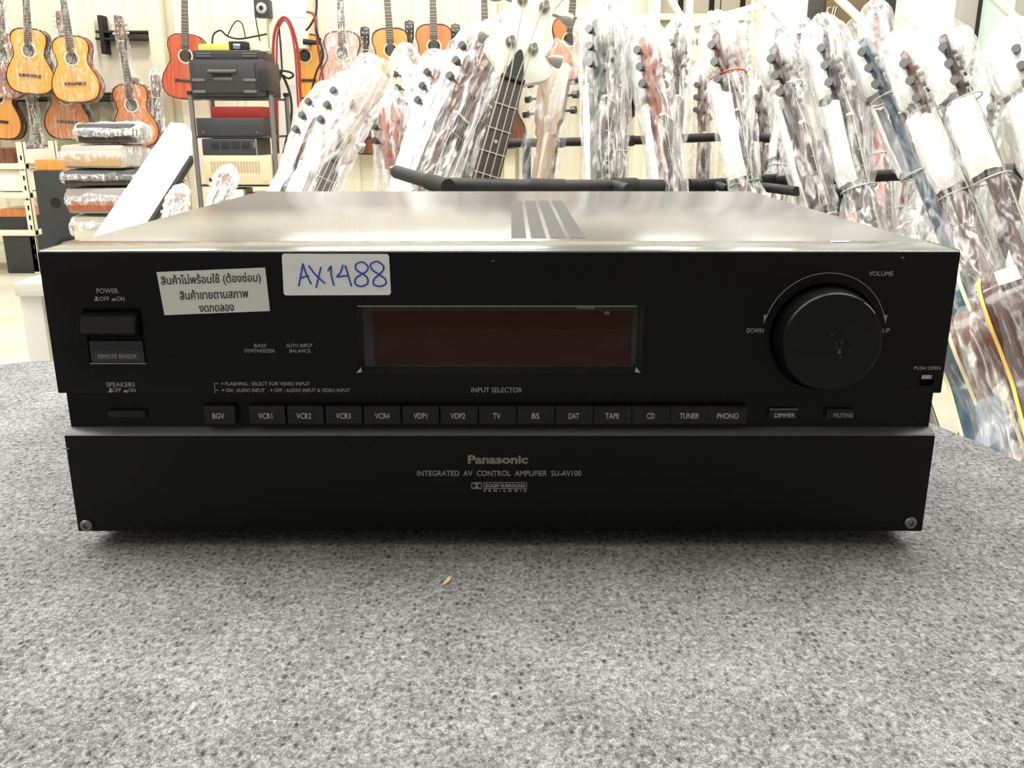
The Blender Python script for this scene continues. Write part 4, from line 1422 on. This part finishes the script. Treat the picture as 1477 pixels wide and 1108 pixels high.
# clutter on top
bm = bmesh.new(); add_box(bm, P(281, 62, YR).x, P(326, 62, YR).x, yr + .05, yr + .20, zz, zz + .035, .004)
tag(obj('yellow_box', bm, mat('bright yellow plastic', (.66, .60, .10), .4)), 'flat yellow box on top of the flat black case', 'box')
bm = bmesh.new()
add_prism(bm, smooth2([(0, 0), (.09, 0), (.085, .02), (.04, .055), (.01, .06)], 4), 'xz', 0, .06, .004)
p = obj('plastic_scoop', bm, mat('pale green plastic', (.62, .70, .45), .4)); p.location = (P(356, 66, YR).x, yr + .08, zz); tag(p, 'pale green plastic scoop at the end of the flat black case', 'scoop')
t = thing('adapter', 'small silver and black adapter among the cables on the flat case', 'adapter', Vector((P(338, 62, YR).x, yr + .05, zz)))
box_part('body', RUBBER, t, -.05, .05, 0, .08, 0, .05, .01); box_part('cap', CHROME, t, -.02, .02, -.012, .0, .008, .035, .004)
def cable(label, pts, Y, r, m, n=5, base=None):
    q = smooth_pts([P(a, b, Y + (c if c else 0)) for a, b, c in pts], n)
    bm = bmesh.new(); add_tube(bm, q, r, 7)
    ob = obj('cable', bm, m); tag(ob, label, 'cable')
    return ob
cable('thin black cable looped over the clutter on the flat case', [(306, 64, .1), (308, 50, .1), (318, 44, .1), (328, 52, .1), (345, 56, .1), (370, 52, .1), (385, 49, .1)], YR, .005, RUBBER)
cable('thin black cable standing in a high arch above the adapter', [(328, 52, .15), (336, 36, .15), (343, 30, .15), (350, 36, .15), (354, 55, .15)], YR, .0035, RUBBER)
# machines on the shelves
t, w, h = machine('audio_unit', 'red audio unit on the second shelf of the equipment rack, under the tool case', 'audio unit', 300, 374, 155, 172, mat('red metal', (.42, .025, .02), .4), .25, .006, .05, zs[1] + .095)
zu = zs[1]
t, w, h = machine('audio_unit', 'plain black audio unit below the red unit', 'audio unit', 285, 381, 170, 196, BLKPL2, .32, .005, -.02, zs[1])
for sx in (-.8, .8):
    bm = bmesh.new(); add_cyl(bm, (sx * w, -.004, h * .2), (sx * w, .002, h * .2), .006, .006, 10); obj('screw', bm, GREYPL, t)
t, w, h = machine('audio_unit', 'beige audio unit with a long slotted grille, lowest machine of the rack', 'audio unit', 297, 394, 222, 264, mat('beige enamel', (.66, .56, .38), .45), .32, .006, -.03, zs[2])
bm = bmesh.new()
for k in range(17):
    add_box(bm, -.15 + k * .0165, -.15 + k * .0165 + .009, -.002, .002, h * .42, h * .80)
obj('grille', bm, mat('beige shadow slot', (.42, .35, .23), .6), t, smooth=0)
for sx in (-.83, .80):
    bm = bmesh.new(); add_cyl(bm, (sx * w, -.008, h * .18), (sx * w, .002, h * .18), .009, .009, 12); obj('knob', bm, RUBBER if sx < 0 else EDG['beige'], t)
zq = zs[2] + h
t, w, h = machine('audio_unit', 'blue black audio unit with square keys, standing on the beige unit', 'audio unit', 293, 372, 198, 222, BLKPL2, .30, .005, -.02, zq)
for k in range(4):
    face(t, RUBBER, 'key', -.10 + k * .058, -.062 + k * .058, h * .45, h * .82, .006, .001)
face(t, GREYPL, 'switch', .135, .15, h * .45, h * .8, .007, .001)
face(t, STEEL, 'side_trim', w - .006, w, h * .02, h * .98, .005, .001)
for k, (a, b) in enumerate(((302, 322), (330, 352), (356, 386))):
    x0, x1, z0, z1 = rect(a, b, 272, 299, YR)
    bm = bmesh.new(); add_box(bm, x0, x1, yr, yr + .2, zs[3], zs[3] + (z1 - z0) * (.9, 1, .8)[k], .01)
    tag(obj('small_case', bm, (GREYPL, FOAM, BODYM['rust'])[k]), ('small grey case on the bottom shelf of the rack', 'small white case on the bottom shelf of the rack', 'small red brown case on the bottom shelf of the rack')[k], 'case')

# column with cables, electric box and small speaker on the wall
x0, x1, z0, z1 = rect(398, 430, 28, 330, 7.0)
bm = bmesh.new()
add_prism(bm, smooth2([(x0, FLOOR), (x1 + .01, FLOOR), (x1 + .01, z1 - .5), (x1 - .02, z1 - .12), ((x0 + x1) / 2, z1), (x0 + .02, z1 - .12), (x0, z1 - .5)], 4), 'xz', P(410, 100, 7.0).y, P(410, 100, 7.0).y + .08, .005)
tag(obj('leaning_board', bm, mat('off white panel', (.74, .73, .66), .5)), 'tall off white panel with a rounded top, standing against the back wall under red cables', 'panel')
REDC = mat('red cable jacket', (.30, .035, .03), .45)
cable('red cable hung in a long loop over the rounded white panel', [(398, 200, 0), (396, 120, 0), (394, 70, 0), (398, 40, 0), (409, 25, 0), (420, 36, 0), (430, 75, 0), (433, 130, 0), (437, 175, 0)], 6.93, .011, REDC)
cable('second red cable following the first around the white panel', [(402, 240, 0), (400, 150, 0), (399, 80, 0), (401, 45, 0), (410, 29, 0), (419, 42, 0), (426, 80, 0), (430, 150, 0), (436, 200, 0)], 6.90, .008, REDC)
cable('black cable hanging straight down on the white panel', [(402, 35, 0), (405, 70, 0), (407, 105, 0)], 6.90, .007, RUBBER)
cable('black cable bundle hanging from the knot on the white panel', [(404, 104, 0), (412, 118, 0), (419, 140, 0), (420, 170, 0), (410, 215, 0), (404, 250, 0)], 6.88, .010, RUBBER)
cable('black cable falling from the knot toward the equipment rack', [(404, 104, 0), (398, 125, 0), (390, 145, 0), (394, 180, 0), (402, 220, 0)], 6.87, .009, RUBBER)
cable('black cable coil knotted at the edge of the white panel', [(394, 106, 0), (402, 102, 0), (418, 104, 0), (423, 109, 0), (416, 113, 0), (406, 108, 0), (403, 116, 0)], 6.86, .008, RUBBER)
cable('black cable leaning across the foot of the white panel', [(436, 165, 0), (424, 195, 0), (410, 222, 0), (402, 240, 0)], 6.85, .008, RUBBER)
x0, x1, z0, z1 = rect(386, 441, -30, 70, 7.3)
eb = thing('electric_box', 'cream electric box on the back wall above the amber guitar', 'electric box', Vector((x0, P(400, 20, 7.3).y, z0)))
box_part('case', mat('cream enamel', (.86, .84, .72), .4), eb, 0, x1 - x0, 0, .36, 0, z1 - z0, .01)
box_part('seam', mat('grey seam', (.45, .43, .36), .6), eb, .2, x1 - x0, -.002, .01, .218, .224)
cable('black cable coming down from above past the electric box', [(457, -10, 0), (456, 18, 0), (448, 36, 0), (441, 44, 0)], 7.2, .008, RUBBER)
cable('dark red cable hanging from the hook beside the electric box', [(442, 17, 0), (453, 22, 0), (456, 45, 0), (459, 70, 0), (464, 100, 0), (468, 135, 0)], 7.15, .009, mat('dark red jacket', (.22, .05, .05), .5))
cable('black cable hanging beside the pink guitar', [(455, 40, 0), (462, 62, 0), (466, 82, 0), (456, 105, 0), (448, 138, 0)], 7.12, .008, RUBBER)
bm = bmesh.new(); p = P(447, 60, 7.2); add_cyl(bm, p + Vector((-.05, 0, 0)), p + Vector((.07, .0, -.01)), .022, .015, 12); add_cyl(bm, p + Vector((-.03, 0, 0)), p + Vector((-.03, .3, 0)), .012, .012, 8)
tag(obj('cable_hook', bm, RUBBER), 'black hook holding the cables beside the electric box', 'hook')
x0, x1, z0, z1 = rect(366, 388, -1, 24, 7.2)
ws = thing('wall_speaker', 'small black square speaker with a grey cone high on the back wall', 'speaker', Vector(((x0 + x1) / 2, P(377, 10, 7.2).y, (z0 + z1) / 2)))
w = (x1 - x0) / 2
box_part('case', BLKPL, ws, -w, w, 0, .12, -w * 1.1, w * 1.1, .006)
bm = bmesh.new(); add_lathe(bm, [(w * .72, -.004), (w * .66, .004), (w * .3, .010), (w * .28, .002), (0, .0)], 32, Matrix.Rotation(R(90), 4, 'X')); obj('cone', bm, mat('grey cone', (.45, .45, .44), .5), ws)
bm = bmesh.new(); add_cyl(bm, (0, -.014, 0), (0, .0, 0), w * .24, w * .24, 20); obj('dust_cap', bm, RUBBER, ws)
box_part('wall_bracket', RUBBER, ws, -.02, .02, .12, .45, -.02, .02)
cable('thin black wire running down from the small wall speaker', [(368, 22, 0), (373, 50, 0), (378, 75, 0)], 7.15, .005, RUBBER)

# ------------------------------------------------------------------ things behind, right side
YF = 3.4
p0 = P(990, 100, YF)
fr_ = thing('shelving_unit', 'white welded steel frame with slanted braces behind the wrapped guitars', 'frame', Vector((p0.x, p0.y, FLOOR)))
def fbar(name, a, b, c, d, r=.011, dy=0):
    p, q = P(a, b, YF) - fr_.location, P(c, d, YF) - fr_.location
    ax = (q - p)
    u = ax.normalized()
    bm = bmesh.new()
    t_ = bmesh.new(); add_box(t_, -r, r, -r, r, 0, ax.length, .002)
    y_ = Vector((0, 1, 0)); y_ = (y_ - u * y_.dot(u)).normalized(); x_ = y_.cross(u)
    join(bm, t_, Matrix.Translation(p + Vector((0, dy, 0))) @ Matrix((x_, y_, u)).transposed().to_4x4())
    return obj(name, bm, WHITEPAINT, fr_)
for px in (944, 990, 1101, 1306, 1500):
    p, q = P(px, -42, YF), P(px, 100, YF)
    bm = bmesh.new(); x_ = q.x - p0.x; add_box(bm, x_ - .011, x_ + .011, -.011, .011, 0, P(px, -42, YF).z - FLOOR, .002); obj('post', bm, WHITEPAINT, fr_)
fbar('cross_bar', 990, 37, 1101, 7)
fbar('cross_bar', 938, -42, 1508, -42, .011)
fbar('brace', 946, -38, 988, 34); fbar('brace', 1103, 3, 1222, 120); fbar('brace', 1176, -40, 1345, 122, .012, .03); fbar('brace', 1304, 20, 1402, 120); fbar('brace', 1394, -40, 1500, 60, .012)
fbar('cross_bar', 990, 120, 1500, 118, .010, .024)
# storage shelf with grey cartons
YS = 5.9
x0, x1, z0, z1 = rect(936, 1104, -20, 20, YS)
ys = P(1000, 20, YS).y
zb = FLOOR
sh = thing('storage_rack', 'cream storage rack with grey cartons behind the white steel frame', 'rack', Vector((x0, ys, FLOOR)))
lv = [P(1000, y, YS).z - FLOOR for y in (20, 48, 80)]
for y_, z in enumerate(lv):
    box_part('beam', CREAMPAINT, sh, 0, x1 - x0, -.02, .45, z - .035, z, .003)
for xq in (.03, x1 - x0 - .03):
    box_part('post', CREAMPAINT, sh, xq - .03, xq + .03, -.03, .0, 0, lv[0] + .55, .003)
    box_part('post', CREAMPAINT, sh, xq - .03, xq + .03, .43, .46, 0, lv[0] + .55, .003)
CART = mat('grey beige carton', (.45, .42, .34), .6)
k = 0
for li, names in ((0, ('top', 0)), (1, ('middle', 1))):
    for j in range(3):
        a = .07 + j * (x1 - x0 - .14) / 3
        wv = (x1 - x0 - .16) / 3
        hgt = .10 if li == 1 else .30
        t = thing('carton', 'grey slotted carton on the %s board of the storage rack, %s' % (('upper', 'lower')[li], ('nearest the clothes', 'in the middle', 'nearest the amplifiers')[j]), 'carton', Vector((x0 + a, ys + .03, FLOOR + lv[li])))
        box_part('box', CART, t, 0, wv, 0, .35, 0, hgt - .004, .004)
        box_part('slot', DARKHOLE, t, wv * .62, wv * .80, -.002, .01, .018, hgt - .02)
# clothes on a rail
YC = 6.4
p, q = P(884, 47, YC), P(938, 30, YC)
bm = bmesh.new(); add_cyl(bm, p, q, .006, .006, 8)
add_tube(bm, [p, (p.x, P(880, 20, 7.68).y - .0, p.z + .02)], .006, 6); add_tube(bm, [q, (q.x, P(880, 20, 7.68).y, q.z + .02)], .006, 6)
tag(obj('clothes_rail', bm, STEEL), 'thin steel clothes rail fixed to the back wall beside the storage rack', 'rail')
for i, (px, c, lb) in enumerate(((889, (.05, .05, .055), 'dark grey garment at the near end of the clothes rail, beside the cloudy bag'), (898, (.13, .07, .06), 'brown garment between the two dark ones on the clothes rail'), (926, (.03, .03, .03), 'black garment at the far end of the clothes rail by the storage rack'))):
    k_ = (px - 884) / 54
    a = p.lerp(q, k_)
    bm = bmesh.new()
    add_prism(bm, smooth2([(0, -.02), (.05, -.07), (.085, -.13), (.09, -.55), (-.09, -.55), (-.085, -.13), (-.05, -.07)], 3), 'xz', -.025, .025, .01)
    t = thing('garment', lb, 'garment', a); obj('fabric', bm, mat('cloth %d' % i, c, .9), t)
    bm = bmesh.new(); add_tube(bm, smooth_pts([(0, 0, -.03), (0, 0, .0), (.012, 0, .012), (0, 0, .018)], 4), .003, 6); obj('hanger_hook', bm, STEEL, t)

# amplifiers on a bench, black cabinet
YA = 4.5
x0, x1, z0, z1 = rect(1186, 1250, -20, 95, YA)
ya = P(1210, 50, YA).y
xb0 = P(1132, 90, YA).x
bench = thing('bench', 'dark bench behind the wrapped guitars carrying the brown combo amplifier', 'bench', Vector((xb0, ya - .02, FLOOR)))
zt = z0 - FLOOR
box_part('top', mat('dark bench top', (.06, .05, .045), .5), bench, -.05, x1 - xb0 + .02, 0, .4, zt - .03, zt - .0005, .003)
for a in (-.02, x1 - xb0 - .03):
    for b in (.02, .35):
        box_part('leg', RUBBER, bench, a - .015, a + .015, b, b + .03, 0, zt - .03)
am = thing('combo_amplifier', 'brown combo guitar amplifier with a pale script emblem, on the dark bench', 'amplifier', Vector((x0, ya, z0)))
w, h = x1 - x0, z1 - z0
box_part('cabinet', mat('black vinyl', (.03, .028, .025), .6), am, 0, w, .01, .26, 0, h, .012)
box_part('grille_cloth', mat('brown grille cloth', (.155, .115, .065), .8, bump=(900, .4, .002)), am, .012, w - .004, -.002, .012, .012, h - .03, .003)
box_part('piping', mat('pale piping', (.32, .27, .18), .5), am, .006, w - .002, -.001, .011, h - .030, h - .026)
ex0, ex1, ez0, ez1 = rect(1191, 1200, 12, 26, YA)
bm = bmesh.new()
for st in ([(0, 0), (.35, 1), (1, 1)], [(.15, .5), (.8, .55)], [(0, 0), (.7, .05)]):
    add_tube(bm, [(ex0 - x0 + a * .018, -.006, ez0 - z0 + b * .045) for a, b in st], .0028, 6)
for a in (.028, .040):
    add_tube(bm, [(ex0 - x0 + a - .004, -.006, ez0 - z0), (ex0 - x0 + a + .006, -.006, ez0 - z0 + .05)], .0028, 6)
obj('emblem', bm, mat('pale emblem', (.62, .58, .48), .4), am)
x0, x1, z0_, z1 = rect(1138, 1183, 34, 95, YA)
ah = thing('guitar_amplifier', 'black guitar amplifier top with three white knobs, beside the brown combo amplifier', 'amplifier', Vector((x0, ya + .02, z0)))
box_part('case', BLKPL, ah, 0, x1 - x0, 0, .24, 0, z1 - z0, .006)
box_part('control_panel', mat('dark control panel', (.06, .06, .058), .4), ah, .004, x1 - x0 - .004, -.004, .004, z1 - z0 - .045, z1 - z0 - .008, .002)
for k in range(3):
    bm = bmesh.new(); add_cyl(bm, (.030 + k * .018, -.014, z1 - z0 - .026), (.030 + k * .018, 0, z1 - z0 - .026), .006, .006, 12); obj('knob', bm, IVORY, ah)
x0, x1, z0, z1 = rect(1256, 1292, -40, 85, 4.9)
yc = P(1270, 20, 4.9).y
bk = thing('tall_cabinet', 'tall black cabinet between the brown combo amplifier and the white partition', 'cabinet', Vector((x0, yc, FLOOR)))
box_part('carcass', mat('matt black', (.018, .019, .02), .6), bk, 0, x1 - x0, .012, .35, 0, z1 - FLOOR, .004)
box_part('door', mat('matt black', (.018, .019, .02), .6), bk, .004, x1 - x0 - .004, 0, .013, .02, z1 - FLOOR - .01, .003)
box_part('handle', RUBBER, bk, .02, .028, -.02, .002, 1.0, 1.15, .003)
x0, x1, z0, z1 = rect(1112, 1185, -60, 40, 5.2)
bm = bmesh.new(); add_box(bm, x0, x1, P(1150, 20, 5.2).y, P(1150, 20, 5.2).y + .2, FLOOR, CEIL)
struct('wall_pier', bm, PARTM)
